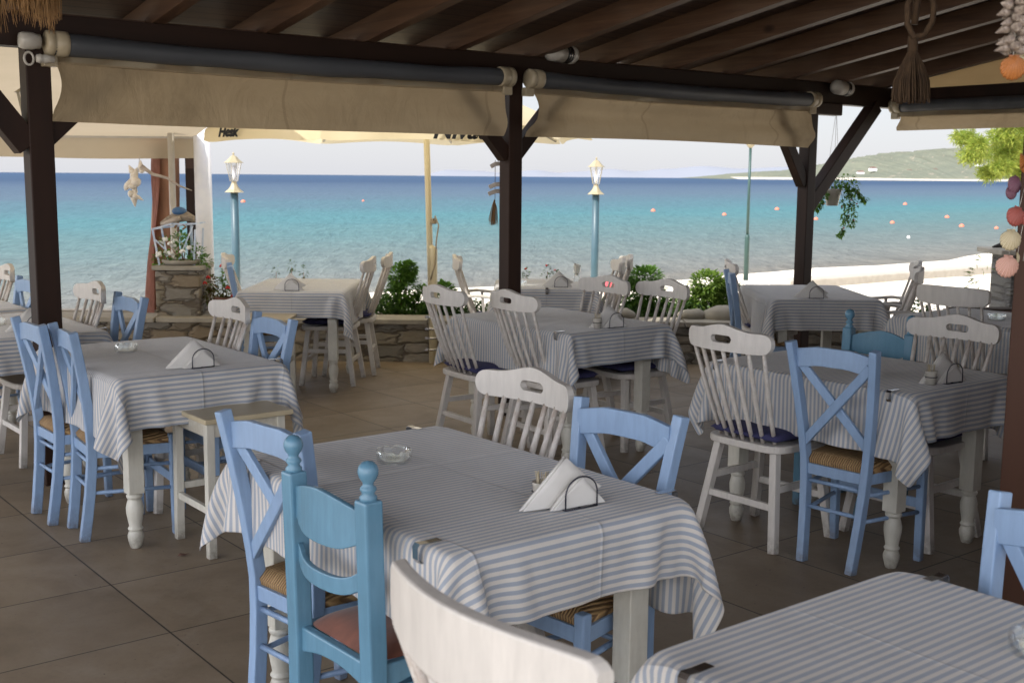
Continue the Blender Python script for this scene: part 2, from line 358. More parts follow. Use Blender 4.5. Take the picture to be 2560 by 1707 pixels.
def shell_mat(name, c1, c2, ridges=0):
    t = NT(name)
    if ridges:
        w = t.new('ShaderNodeTexWave', wave_type='BANDS', bands_direction='X'); w.inputs['Scale'].default_value = ridges
        w.inputs['Distortion'].default_value = .3; t.link(t.coord('UV'), w.inputs['Vector']); f = w.outputs['Fac']
        c = t.ramp(f, [(.2, c2), (.7, c1)]); t.base(c); t.bump(f, .5, .003)
    else:
        n = t.noise(t.coord('Object'), 70, 4, .7); t.base(t.ramp(n, [(.35, c1), (.65, c2)]))
    t.set(Roughness=.4); return t.m
M['shell_small'] = shell_mat('spotted_shell', (.44, .365, .29), (.13, .095, .08))
M['shell_white'] = shell_mat('bleached_shell', (.82, .78, .70), (.66, .58, .48))
for k, a, b in (('orange', (.46, .17, .04), (.32, .10, .02)), ('purple', (.20, .085, .12), (.11, .045, .07)), ('red', (.40, .11, .085), (.27, .06, .05)), ('cream', (.62, .54, .36), (.46, .38, .22)), ('pink', (.66, .40, .32), (.54, .28, .21))):
    M['shell_' + k] = shell_mat(k + '_scallop', a, b, 3.8)

# ------------------------------------------------------------------ mesh builder
class MB:
    def __init__(s): s.v = []; s.f = []; s.sm = []; s.uv = {}
    def add(s, vs, fs, smooth=False):
        o = len(s.v); s.v += [tuple(x) for x in vs]
        for f in fs: s.f.append(tuple(i + o for i in f)); s.sm.append(smooth)
        return o
    def box(s, c, d, rot=None, taper=1.0):
        c = Vector(c); vs = []
        for z in (-1, 1):
            k = taper if z > 0 else 1
            for x, y in ((-1, -1), (1, -1), (1, 1), (-1, 1)):
                p = Vector((x * d[0] / 2 * k, y * d[1] / 2 * k, z * d[2] / 2))
                if rot is not None: p = rot @ p
                vs.append(c + p)
        s.add(vs, [(3, 2, 1, 0), (4, 5, 6, 7), (0, 1, 5, 4), (1, 2, 6, 5), (2, 3, 7, 6), (3, 0, 4, 7)])
    def path(s, pts, w, d, side=Vector((1, 0, 0)), w2=None, d2=None):
        """rectangular section swept along pts; w along side"""
        pts = [Vector(p) for p in pts]; n = len(pts); side = Vector(side).normalized(); vs = []; fs = []
        for i, p in enumerate(pts):
            a = pts[max(0, i - 1)]; b = pts[min(n - 1, i + 1)]; t = (b - a).normalized()
            q = side.cross(t).normalized(); sd = t.cross(q).normalized()
            k = i / (n - 1); ww = w + ((w2 or w) - w) * k; dd = d + ((d2 or d) - d) * k
            for x, y in ((-1, -1), (1, -1), (1, 1), (-1, 1)): vs.append(p + sd * x * ww / 2 + q * y * dd / 2)
        for i in range(n - 1):
            for j in range(4): fs.append((i * 4 + j, i * 4 + (j + 1) % 4, i * 4 + 4 + (j + 1) % 4, i * 4 + 4 + j))
        fs += [(3, 2, 1, 0), tuple((n - 1) * 4 + j for j in range(4))]
        s.add(vs, fs)
    def tube(s, pts, r, seg=8, cap=True, smooth=True):
        pts = [Vector(p) for p in pts]; n = len(pts); rs = r if isinstance(r, (list, tuple)) else [r] * n
        t0 = (pts[1] - pts[0]).normalized(); u = t0.orthogonal().normalized(); vs = []; fs = []
        for i, p in enumerate(pts):
            t = (pts[min(n - 1, i + 1)] - pts[max(0, i - 1)]).normalized()
            u = (u - t * u.dot(t)).normalized(); w = t.cross(u)
            for k in range(seg):
                a = 2 * PI * k / seg; vs.append(p + (u * math.cos(a) + w * math.sin(a)) * rs[i])
        for i in range(n - 1):
            for k in range(seg): fs.append((i * seg + k, i * seg + (k + 1) % seg, (i + 1) * seg + (k + 1) % seg, (i + 1) * seg + k))
        o = s.add(vs, fs, smooth)
        if cap:
            s.f.append(tuple(o + k for k in reversed(range(seg)))); s.sm.append(False)
            s.f.append(tuple(o + (n - 1) * seg + k for k in range(seg))); s.sm.append(False)
    def lathe(s, prof, c=(0, 0, 0), seg=20, axis=None, smooth=True, sx=1, sy=1):
        c = Vector(c); vs = []; fs = []; n = len(prof)
        rot = Vector((0, 0, 1)).rotation_difference(Vector(axis)).to_matrix() if axis is not None else Matrix.Identity(3)
        for r, z in prof:
            for k in range(seg):
                a = 2 * PI * k / seg; vs.append(c + rot @ Vector((r * math.cos(a) * sx, r * math.sin(a) * sy, z)))
        for i in range(n - 1):
            for k in range(seg): fs.append((i * seg + k, i * seg + (k + 1) % seg, (i + 1) * seg + (k + 1) % seg, (i + 1) * seg + k))
        o = s.add(vs, fs, smooth)
        if prof[0][0] > 1e-4: s.f.append(tuple(o + k for k in reversed(range(seg)))); s.sm.append(False)
        if prof[-1][0] > 1e-4: s.f.append(tuple(o + (n - 1) * seg + k for k in range(seg))); s.sm.append(False)
    def ball(s, c, r, seg=12, rings=8, sc_=(1, 1, 1)):
        c = Vector(c); vs = []; fs = []
        for i in range(rings + 1):
            th = PI * i / rings
            for k in range(seg):
                a = 2 * PI * k / seg
                vs.append(c + Vector((r * sc_[0] * math.sin(th) * math.cos(a), r * sc_[1] * math.sin(th) * math.sin(a), r * sc_[2] * math.cos(th))))
        for i in range(rings):
            for k in range(seg): fs.append((i * seg + k, (i + 1) * seg + k, (i + 1) * seg + (k + 1) % seg, i * seg + (k + 1) % seg))
        s.add(vs, fs, True)
    def slab(s, xs, top, bot, yc, th, hole=None):
        """curved board standing in x/z: top(x), bot(x) heights, yc(x) bend, optional hole(x)->(lo,hi)"""
        n = len(xs); hf = th / 2
        cols = []
        for x in xs:
            t, b = top(x), bot(x); h = hole(x) if hole else None
            m = (t + b) / 2; lo, hi = h if h else (m, m)
            cols.append((x, b, lo, hi, t))
        vs = []
        for (x, *zs) in cols:
            for y in (-hf, hf):
                for z in zs: vs.append((x, yc(x) + y, z))
        fs = []
        I = lambda i, f, k: i * 8 + f * 4 + k
        for i in range(n - 1):
            ha = cols[i][3] - cols[i][2] > 1e-5 or cols[i + 1][3] - cols[i + 1][2] > 1e-5
            for f in (0, 1):
                for k in (0, 2):
                    q = (I(i, f, k), I(i + 1, f, k), I(i + 1, f, k + 1), I(i, f, k + 1)); fs.append(q if f == 0 else q[::-1])
            fs.append((I(i, 0, 3), I(i + 1, 0, 3), I(i + 1, 1, 3), I(i, 1, 3)))
            fs.append((I(i, 1, 0), I(i + 1, 1, 0), I(i + 1, 0, 0), I(i, 0, 0)))
            if ha:
                fs.append((I(i, 0, 1), I(i + 1, 0, 1), I(i + 1, 1, 1), I(i, 1, 1)))
                fs.append((I(i, 1, 2), I(i + 1, 1, 2), I(i + 1, 0, 2), I(i, 0, 2)))
        for i, flip in ((0, False), (n - 1, True)):
            q = (I(i, 1, 0), I(i, 0, 0), I(i, 0, 3), I(i, 1, 3)); fs.append(q[::-1] if flip else q)
        s.add(vs, fs)
    def build(s, name, mat, parent=None, bevel=0, subsurf=0, loc=None, rotz=0, weld=0, angle=40):
        me = bpy.data.meshes.new(name); me.from_pydata(s.v, [], s.f)
        me.polygons.foreach_set('use_smooth', s.sm)
        if weld:
            bm = bmesh.new(); bm.from_mesh(me); bmesh.ops.remove_doubles(bm, verts=bm.verts, dist=weld); bm.to_mesh(me); bm.free()
        me.materials.append(mat); me.update()
        o = bpy.data.objects.new(name, me); col.objects.link(o)
        if parent: o.parent = parent
        if loc is not None: o.location = loc
        if rotz: o.rotation_euler = (0, 0, rotz)
        if bevel:
            b = o.modifiers.new('bevel', 'BEVEL'); b.width = bevel; b.segments = 2; b.limit_method = 'ANGLE'; b.angle_limit = R(angle)
        if subsurf:
            b = o.modifiers.new('sub', 'SUBSURF'); b.levels = subsurf; b.render_levels = subsurf
        return o

def tag(o, label=None, cat=None, group=None, kind=None):
    if label: o['label'] = label
    if cat: o['category'] = cat
    if group: o['group'] = group
    if kind: o['kind'] = kind
    return o
def thing(name, label, cat, loc=(0, 0, 0), rotz=0, group=None):
    o = bpy.data.objects.new(name, None); o.empty_display_size = .1; col.objects.link(o)
    o.location = loc; o.rotation_euler = (0, 0, rotz); return tag(o, label, cat, group)
def copy_tree(o, parent=None):
    c = o.copy(); col.objects.link(c); c.parent = parent
    for ch in list(o.children): copy_tree(ch, c)
    return c
class Proto:
    def __init__(s, maker): s.maker = maker; s.root = None
    def place(s, loc, rotz, label, group=None, tilt=None, scale=1.0):
        if s.root is None: s.root = s.maker(); o = s.root
        else: o = copy_tree(s.root)
        o.location = loc; o.rotation_euler = (tilt[0] if tilt else 0, tilt[1] if tilt else 0, rotz); o['label'] = label
        o.scale = (scale,) * 3
        if group: o['group'] = group
        return o
def lin(a, b, n): return [a + (b - a) * i / (n - 1) for i in range(n)]

# ------------------------------------------------------------------ chairs (local: faces +y, back at -y)
W = M['white_paint']; BL = M['blue_paint']; TL = M['teal_paint']
def white_chair(arms=False, plain=False):
    t = thing('armchair' if arms else 'spindle_chair', '', 'chair', group='white wooden spindle chairs')
    # seat: rounded plank
    b = MB(); N = 28; out = []
    for k in range(N):
        a = 2 * PI * k / N; ca, sa = math.cos(a), math.sin(a)
        e = .42; x = math.copysign(abs(ca) ** e, ca) * .215; y = math.copysign(abs(sa) ** e, sa) * .205
        out.append((x, y))
    vs = [(x, y, .425) for x, y in out] + [(x, y, .458) for x, y in out]
    b.add(vs, [tuple(reversed(range(N))), tuple(range(N, 2 * N))] + [(k, (k + 1) % N, N + (k + 1) % N, N + k) for k in range(N)])
    b.build('seat', W, t, bevel=.007)
    for sx in (-1, 1):
        for sy in (-1, 1):
            b = MB(); b.path([(sx * .215, sy * .20 - .01, 0), (sx * .155, sy * .145, .43)], .036, .036)
            b.build('leg', W, t, bevel=.003)
    def lp(sx, sy, z): k = z / .43; return Vector((sx * (.215 - .06 * k), (sy * .20 - .01) * (1 - k) + sy * .145 * k, z))
    for z, (p, q) in ((.19, ((-1, -1), (1, -1))), (.19, ((-1, 1), (1, 1))), (.265, ((-1, -1), (-1, 1))), (.265, ((1, -1), (1, 1)))):
        b = MB(); b.path([lp(*p, z), lp(*q, z)], .020, .030, (0, 0, 1) if 0 else ((0, 1, 0) if p[1] == q[1] else (1, 0, 0)))
        b.build('stretcher', W, t, bevel=.002)
    hw = .228
    bend = lambda x: -.335 + 1.05 * x * x
    if plain:
        def top(x): u = abs(x) / hw; return .992 - .010 * u ** 4 - (.012 * max(0, (u - .93) / .07) ** 2)
        def bot(x): u = abs(x) / hw; return .880 + .012 * u * u + (.02 * max(0, (u - .88) / .12) ** 2)
        hole = None
    else:
        def end(u): return max(0, 1 - max(0, (u - .80) / .20) ** 2.4) ** .5
        def top(x):
            u = abs(x) / hw; h = .954 + .026 * math.exp(-(x / .092) ** 2) - .002 * math.exp(-((u - .62) / .2) ** 2)
            m = .912; return m + (h - m) * (.10 + .90 * end(u))
        def bot(x):
            u = abs(x) / hw; h = .866; m = .912; return m + (h - m) * (.10 + .90 * end(u))
        def hole(x):
            u = abs(x) / .056
            if u >= 1: return None
            h = .0165 * (1 - max(0, (u - .65) / .35) ** 2) ** .5; return (.918 - h, .918 + h)
    xs = sorted(set([round(v, 5) for v in lin(-hw, hw, 33)] + [-.056, .056, -.0535, .0535, -.049, .049, -.043, .043, -hw * .9, hw * .9, -hw * .94, hw * .94, -hw * .97, hw * .97, -hw * .99, hw * .99]))
    b = MB(); b.slab(xs, top, bot, bend, .026, hole); b.build('top_rail', W, t, bevel=.0045, weld=.0001, angle=35)
    for i in range(7):
        u = (i - 3) / 3
        x0 = u * .15; x1 = u * .192
        y0 = -.172 + .03 * u * u; y1 = bend(x1)
        p0 = Vector((x0, y0, .45)); p1 = Vector((x1, y1, .885)); m = p0.lerp(p1, .45) + Vector((0, -.006, 0))
        b = MB(); b.tube([p0, p0.lerp(m, .5), m, m.lerp(p1, .5), p1], [.0085, .0105, .0115, .010, .0085], 8); b.build('spindle', W, t)
    if arms:
        for s in (-1, 1):
            b = MB()
            pts = [(s * .205, -.27, .665), (s * .235, -.15, .672), (s * .25, 0, .655), (s * .25, .13, .668), (s * .245, .215, .672)]
            b.path(pts, .05, .022, (1, 0, 0), .058); b.build('armrest', W, t, bevel=.006)
            for y, y2 in ((.14, .15), (.02, .01), (-.09, -.11)):
                b = MB(); b.path([(s * .20, y, .45), (s * .247, y2, .655)], .022 if y < .1 else .036, .022 if y < .1 else .028); b.build('arm_support', W, t, bevel=.002)
    return t

def cross_chair():
    t = thing('cross_back_chair', '', 'chair', group='light blue wooden cross back chairs')
    def post(s, z):   # centre line of the rear post
        if z < .44: k = z / .44; return Vector((s * (.116 + .028 * k), -.210 + .040 * math.sin(k * PI / 2), z))
        k = (z - .44) / .49; return Vector((s * (.144 + .050 * k), -.170 - .010 * k - .060 * k ** 1.5, z))
    for s in (-1, 1):
        b = MB(); b.path([post(s, z) for z in (0, .1, .22, .34, .44, .52, .62, .72, .82, .93)], .034, .044, (1, 0, 0), .034, .040)
        b.build('rear_post', BL, t, bevel=.004)
    yb = lambda z: post(1, z).y
    b = MB()
    def top(x): u = abs(x) / .175; return .900 + .017 * max(0, min(1, (1 - u) / .55))
    def bot(x): u = abs(x) / .175; return .822 + .018 * max(0, min(1, (1 - u) / .62))
    b.slab(lin(-.178, .178, 15), top, bot, lambda x: yb(.87) + .012 - .010 * (1 - (x / .18) ** 2), .022); b.build('top_rail', BL, t, bevel=.003)
    for s in (-1, 1):
        b = MB(); z0, z1 = .505, .86
        p0 = Vector((s * .150, yb(z0) + (.012 if s > 0 else -.006), z0)); p1 = Vector((-s * .175, yb(z1) + (.012 if s > 0 else -.006), z1))
        mid = p0.lerp(p1, .5); mid.y = yb(.68) + (.010 if s > 0 else -.008)
        b.path([p0, mid, p1], .018, .038, (0, 1, 0)); b.build('cross_slat', BL, t, bevel=.003)
    # rush seat
    b = MB(); nx, ny = 17, 15; vs = []; fs = []
    def seat_pt(i, j):
        u = -1 + 2 * i / (nx - 1); v = -1 + 2 * j / (ny - 1); w = .156 + .053 * (v + 1) / 2
        e = max(abs(u), abs(v)); zz = .452 + .012 * (1 - e ** 6) + .006 * abs(abs(u) - abs(v)) * (1 - e)
        return (u * w, -.003 + v * .172, zz - (.016 if e > .99 else 0))
    for j in range(ny):
        for i in range(nx): vs.append(seat_pt(i, j))
    for j in range(ny - 1):
        for i in range(nx - 1): a = j * nx + i; fs.append((a, a + 1, a + nx + 1, a + nx))
    rim = [i for i in range(nx)] + [j * nx + nx - 1 for j in range(1, ny)] + [(ny - 1) * nx + i for i in range(nx - 2, -1, -1)] + [j * nx for j in range(ny - 2, 0, -1)]
    o = len(vs); low = [(vs[r][0] * .97, vs[r][1] * .97, .412) for r in rim]; vs += low; n = len(rim)
    for k in range(n): fs.append((rim[(k + 1) % n], rim[k], o + k, o + (k + 1) % n))
    fs.append(tuple(o + k for k in reversed(range(n)))); b.add(vs, fs, True); b.build('rush_seat', M['rush'], t)
    for s in (-1, 1):
        b = MB(); b.path([(s * .205, .168, 0), (s * .205, .162, .458)], .034, .034, w2=.036, d2=.036); b.build('front_leg', BL, t, bevel=.006)
    for z in (.235, .345):
        b = MB(); b.tube([post(-1, z), post(1, z)], .009, 8); b.build('rung', BL, t)
        for s in (-1, 1):
            b = MB(); b.tube([post(s, z - .02), Vector((s * .205, .165, z - .02))], .009, 8); b.build('rung', BL, t)
    b = MB(); b.box((0, .165, .25), (.38, .014, .042)); b.build('front_stretcher', BL, t, bevel=.003)
    for s in (-1, 1):
        b = MB(); b.path([post(s, .395), Vector((s * .205, .163, .395))], .022, .045, (1, 0, 0)); b.build('seat_rail', BL, t, bevel=.002)
    b = MB(); b.box((0, .163, .395), (.38, .022, .045)); b.build('seat_rail', BL, t, bevel=.002)
    b = MB(); b.box((0, -.172, .395), (.27, .022, .045)); b.build('seat_rail', BL, t, bevel=.002)
    return t

def ball_chair():
    t = thing('ladder_back_chair', '', 'chair', group='teal ladder back chairs with ball finials')
    def post(s, z):
        k = max(0, (z - .42) / .45); return Vector((s * .172, -.188 - .012 * k, z))
    for s in (-1, 1):
        b = MB(); b.path([post(s, z) for z in (0, .2, .42, .55, .7, .852)], .050, .050)
        b.build('rear_post', TL, t, bevel=.006)
        p = post(s, .852)
        prof = [(.021, -.002), (.021, .008), (.014, .016), (.020, .024), (.019, .03), (.0125, .036), (.0135, .042), (.021, .052), (.0245, .063), (.0245, .070), (.0215, .081), (.013, .090), (.0, .0935)]
        b = MB(); b.lathe(prof, p, 18); b.build('ball_finial', TL, t)
    yb = lambda z: post(1, z).y
    cv = lambda x: -.032 * (1 - (x / .155) ** 2)
    b = MB(); b.slab(lin(-.155, .155, 17), lambda x: .815 + .034 * (1 - (abs(x) / .155) ** 1.6), lambda x: .735 - .022 * max(0, 1 - (abs(x) / .13) ** 4), lambda x: yb(.78) + cv(x), .016)
    b.build('back_slat', TL, t, bevel=.003)
    b = MB(); b.slab(lin(-.155, .155, 17), lambda x: .672 - .030 * max(0, 1 - (abs(x) / .14) ** 4), lambda x: .625 - .026 * max(0, 1 - (abs(x) / .14) ** 4), lambda x: yb(.64) + cv(x), .016)
    b.build('back_slat', TL, t, bevel=.003)
    for s in (-1, 1):
        b = MB(); b.path([(s * .172, .18, 0), (s * .172, .18, .43)], .042, .042); b.build('front_leg', TL, t, bevel=.006)
        # side apron with an arched underside
        b = MB(); xs = lin(-.175, .172, 15); vs = []
        o = MB(); o.slab(xs, lambda x: .445, lambda x: .372 + .030 * (1 - (x / .175) ** 2) ** .8 if abs(x) < .175 else .372, lambda x: 0, .026)
        b.add([(s * .172 + v[1], v[0], v[2]) for v in o.v], o.f); b.build('apron', TL, t, bevel=.005)
        b = MB(); b.tube([post(s, .2), Vector((s * .172, .18, .2))], .011, 8); b.build('stretcher', TL, t)
    for y in (-.185, .18):
        b = MB(); b.slab(lin(-.155, .155, 13), lambda x: .445, lambda x: .375 + .026 * (1 - (x / .156) ** 2), lambda x: y, .026); b.build('apron', TL, t, bevel=.005)
    b = MB(); b.tube([(-.172, .18, .24), (.172, .18, .24)], .011, 8); b.build('stretcher', TL, t)
    b = MB(); n = 15; vs = []; fs = []
    for j in range(n):
        for i in range(n):
            u = -1 + 2 * i / (n - 1); v = -1 + 2 * j / (n - 1); e = (abs(u) ** 8 + abs(v) ** 8) ** (1 / 8)
            k = 1 / max(1, e); vs.append((u * .168 * k, v * .175 * k, .447 + .034 * max(0, 1 - min(1, e) ** 5)))
    for j in range(n - 1):
        for i in range(n - 1): a = j * n + i; fs.append((a, a + 1, a + n + 1, a + n))
    b.add(vs, fs, True); b.build('upholstered_seat', M['red_velvet'], t)
    return t

def make_cushion():
    b = MB(); n = 15; vs = []; fs = []
    for f in (1, -1):
        for j in range(n):
            for i in range(n):
                u = -1 + 2 * i / (n - 1); v = -1 + 2 * j / (n - 1); e = max(abs(u), abs(v))
                k = 1 - .06 * (abs(u * v)) ** 3; z = .028 + f * .028 * (1 - e ** 4) ** .7 * (1 - .25 * math.exp(-(u * u + v * v) * 14))
                vs.append((u * .20 * k, v * .19 * k, z))
    m = n * n
    for j in range(n - 1):
        for i in range(n - 1):
            a = j * n + i; fs.append((a, a + 1, a + n + 1, a + n)); fs.append((m + a + n, m + a + n + 1, m + a + 1, m + a))
    b.add(vs, fs, True); o = b.build('seat_cushion', M['navy'], weld=.0005); return tag(o, '', 'cushion', 'navy seat cushions')

P_white = Proto(white_chair); P_plain = Proto(lambda: white_chair(plain=True)); P_arm = Proto(lambda: white_chair(arms=True))
P_blue = Proto(cross_chair); P_teal = Proto(ball_chair); P_cush = Proto(make_cushion)
OFF = .335   # top rail sits this far behind the seat centre
def put_chair(proto, rail_a, b, toward, label, turn=0, cushion=None, off=None, cz=.459, scale=1.0):
    """toward=+1: chair looks along +a, -1 along -a; rail_a is the a of its top rail"""
    off = OFF if off is None else off
    rz = (YAW - PI / 2) if toward > 0 else (YAW + PI / 2)
    rz += R(turn)
    fwd = Vector((-math.sin(rz), math.cos(rz), 0))
    loc = AB(rail_a, b) + fwd * off
    o = proto.place(loc, rz, label, scale=scale)
    if cushion: P_cush.place(loc + Vector((0, 0, cz)), rz + R(random.uniform(-4, 4)), cushion)
    return o
def put_xy(proto, x, y, rz, label, cushion=None):
    o = proto.place((x, y, 0), rz, label)
    if cushion: P_cush.place(Vector((x, y, .459)), rz + R(random.uniform(-4, 4)), cushion)
    return o

# ------------------------------------------------------------------ tables and draped cloths
def make_table(name_label, loc, rotz, L=1.14, Wd=.79, group='square legged tables under striped cloths'):
    t = thing('dining_table', name_label, 'table', loc, rotz, group)
    C = M['cream_paint']
    b = MB(); b.box((0, 0, .734), (Wd - .03, L - .03, .028)); b.build('tabletop', C, t, bevel=.003)
    for s in (-1, 1):
        b = MB(); b.box((s * (Wd / 2 - .11), 0, .675), (.02, L - .30, .09)); b.build('apron', C, t)
        b = MB(); b.box((0, s * (L / 2 - .13), .675), (Wd - .28, .02, .09)); b.build('apron', C, t)
        for q in (-1, 1):
            x, y = s * (Wd / 2 - .11), q * (L / 2 - .13)
            b = MB(); b.box((x, y, .435), (.068, .068, .386)); b.box((x, y, .701), (.068, .068, .05))
            prof = [(.022, 0), (.026, .012), (.033, .040), (.034, .058), (.028, .072), (.026, .078), (.034, .086), (.026, .096), (.030, .12), (.036, .155), (.037, .18), (.031, .205), (.027, .216), (.034, .224), (.034, .234), (.028, .240), (.030, .246)]
            b.lathe(prof, (x, y, 0), 18)
            b.lathe([(.030, .624), (.024, .634), (.034, .645), (.03, .652), (.034, .664), (.028, .672), (.028, .68)], (x, y, 0), 18)
            b.build('leg', C, t, bevel=.004)
    return t

def drape(Wd, L, CW, CL, offx, offy, seed, ripple=1.0):
    """settle a cloth sheet over a table top with position-based dynamics; returns a mesh"""
    rng = np.random.default_rng(seed)
    h = .0235; nx = int(round(CW / h)) + 1; ny = int(round(CL / h)) + 1
    X, Y = np.meshgrid(np.linspace(-CW / 2, CW / 2, nx), np.linspace(-CL / 2, CL / 2, ny), indexing='ij')
    uv = np.stack([X, Y], -1).copy()
    x = X + offx; y = Y + offy; ztop = .757
    P = np.stack([x, y, np.full_like(x, ztop)], -1)
    hx, hy = Wd / 2, L / 2
    pin = (np.abs(x) < hx - .012) & (np.abs(y) < hy - .012)
    w = np.where(pin, 0., 1.)
    V = np.zeros_like(P)
    dx = CW / (nx - 1); dy = CL / (ny - 1); dd = math.hypot(dx, dy)
    def sl(a): return slice(*a)
    cons = []
    def addc(di, dj, rest, k):
        for par in (0, 1):
            # alternate along the main direction to avoid shared vertices
            if di >= 1 and dj == 0:
                for o in range(2 * di if di > 1 else 2):
                    if par: break
                    a = (slice(o, nx - di, 2 * di), slice(None)); b = (slice(o + di, nx, 2 * di), slice(None)); cons.append((a, b, rest, k))
            elif di == 0:
                for o in range(2 * dj if dj > 1 else 2):
                    if par: break
                    a = (slice(None), slice(o, ny - dj, 2 * dj)); b = (slice(None), slice(o + dj, ny, 2 * dj)); cons.append((a, b, rest, k))
            else:
                a = (slice(par, nx - 1, 2), slice(0, ny - 1)); b = (slice(par + 1, nx, 2), slice(1, ny)); cons.append((a, b, rest, k))
                a = (slice(par, nx - 1, 2), slice(1, ny)); b = (slice(par + 1, nx, 2), slice(0, ny - 1)); cons.append((a, b, rest, k))
    addc(1, 0, dx, 1.); addc(0, 1, dy, 1.); addc(1, 1, dd, .35); addc(2, 0, 2 * dx, .12); addc(0, 2, 2 * dy, .12)
    # different stretch of the hem: a little slack gives the skirt its waves
    sx_ = 1 + .010 * ripple
    kx = np.sign(x) * (np.abs(x) > hx); ky = np.sign(y) * (np.abs(y) > hy)
    push = np.zeros_like(P)
    ph = rng.uniform(0, 6.28, 8)
    wav = np.sin(Y * 17 + ph[0]) + .7 * np.sin(Y * 31 + ph[1]) + .5 * np.sin(Y * 9 + ph[4]); push[..., 0] = kx * wav
    wav = np.sin(X * 19 + ph[2]) + .7 * np.sin(X * 33 + ph[3]) + .5 * np.sin(X * 8 + ph[5]); push[..., 1] = ky * wav
    swing = rng.uniform(-1, 1, 4)
    ci = 0
    for sx in (-1, 1):
        for sy in (-1, 1):
            m = (kx == sx) & (ky == sy)
            push[m, 0] += 1.6 * sx * (1 + swing[ci]); push[m, 1] += 1.6 * sy * (1 - swing[ci]); ci += 1
    dt = .018; g = np.array([0, 0, -2.6])
    for it in range(190):
        f = push * np.where(((kx != 0) & (ky != 0))[..., None], .30 if it < 100 else .06, .30 if it < 100 else .11) * ripple
        V = (V + (g + f) * dt) * .955; Q = P + V * dt * w[..., None]
        for k in range(7):
            for a, b, rest, kk in cons:
                A = Q[a]; B = Q[b][:A.shape[0], :A.shape[1]]; A = A[:B.shape[0], :B.shape[1]]
                d = B - A; ln = np.sqrt((d * d).sum(-1)) + 1e-9
                wa = w[a][:B.shape[0], :B.shape[1]]; wb = w[b][:B.shape[0], :B.shape[1]]; sw = wa + wb + 1e-9
                r = rest * (sx_ if rest < dd else 1)
                c = (kk * (ln - r) / ln / sw)[..., None] * d
                A += c * wa[..., None]; B -= c * wb[..., None]
            # table solid
            qx, qy, qz = Q[..., 0], Q[..., 1], Q[..., 2]
            ins = (np.abs(qx) < hx) & (np.abs(qy) < hy) & (qz < ztop) & (qz > ztop - .045) & (w > 0)
            ex = hx - np.abs(qx); ey = hy - np.abs(qy); up = ztop - qz
            mn = np.minimum(np.minimum(ex, ey), up)
            a_ = ins & (mn == up); qz[a_] = ztop
            a_ = ins & (mn == ex) & ~a_; qx[a_] = np.sign(qx[a_]) * hx
            b_ = ins & (mn == ey) & ~a_ & (mn != up); qy[b_] = np.sign(qy[b_]) * hy
            low = (qz < ztop - .04) & (w > 0) & (np.abs(qx) < hx - .005) & (np.abs(qy) < hy - .005)
            ex = hx - .005 - np.abs(qx); ey = hy - .005 - np.abs(qy)
            a_ = low & (ex <= ey); qx[a_] += np.sign(qx[a_]) * ex[a_] * .5
            a_ = low & (ex > ey); qy[a_] += np.sign(qy[a_]) * ey[a_] * .5
        V = (Q - P) / dt; P = Q
    nz = rng.normal(0, 1, (nx, ny)) * 0
    me = bpy.data.meshes.new('tablecloth')
    vs = P.reshape(-1, 3).tolist()
    idx = np.arange(nx * ny).reshape(nx, ny)
    fs = np.stack([idx[:-1, :-1], idx[1:, :-1], idx[1:, 1:], idx[:-1, 1:]], -1).reshape(-1, 4)
    me.from_pydata(vs, [], fs.tolist()); me.update()
    lay = me.uv_layers.new(name='UVMap'); U = uv.reshape(-1, 2)
    li = np.zeros(len(me.loops), dtype=np.int32); me.loops.foreach_get('vertex_index', li)
    lay.data.foreach_set('uv', U[li].reshape(-1).astype(np.float32))
    me.polygons.foreach_set('use_smooth', [True] * len(me.polygons)); me.materials.append(M['cloth'])
    return me
cloth_cache = {}
def put_cloth(label, loc, rotz, key, L=1.14, Wd=.79, CW=1.25, CL=1.47, off=(0, 0), seed=1, ripple=1.0):
    if key not in cloth_cache: cloth_cache[key] = drape(Wd, L, CW, CL, off[0], off[1], seed, ripple)
    o = bpy.data.objects.new('tablecloth', cloth_cache[key]); col.objects.link(o)
    o.location = loc; o.rotation_euler = (0, 0, rotz)
    sd = o.modifiers.new('thick', 'SOLIDIFY'); sd.thickness = .0012; sd.offset = 1
    ss = o.modifiers.new('sub', 'SUBSURF'); ss.levels = 1; ss.render_levels = 1
    return tag(o, label, 'tablecloth', 'blue and white striped tablecloths')

# local table frame: x along a, y along -b
TA = {}
def table_ab(key, a, b, desc, cdesc, mesh, L=1.14, flip=False, **kw):
    loc = AB(a, b); rz = YAW + (PI if flip else 0)
    make_table(desc, loc, rz, L); put_cloth(cdesc, loc, rz, mesh, L=L, **kw); TA[key] = (a, b)
def table_xy(key, x, y, desc, cdesc, mesh, L=1.14, rot=0, **kw):
    make_table(desc, (x, y, 0), rot, L); put_cloth(cdesc, (x, y, 0), rot, mesh, L=L, **kw)

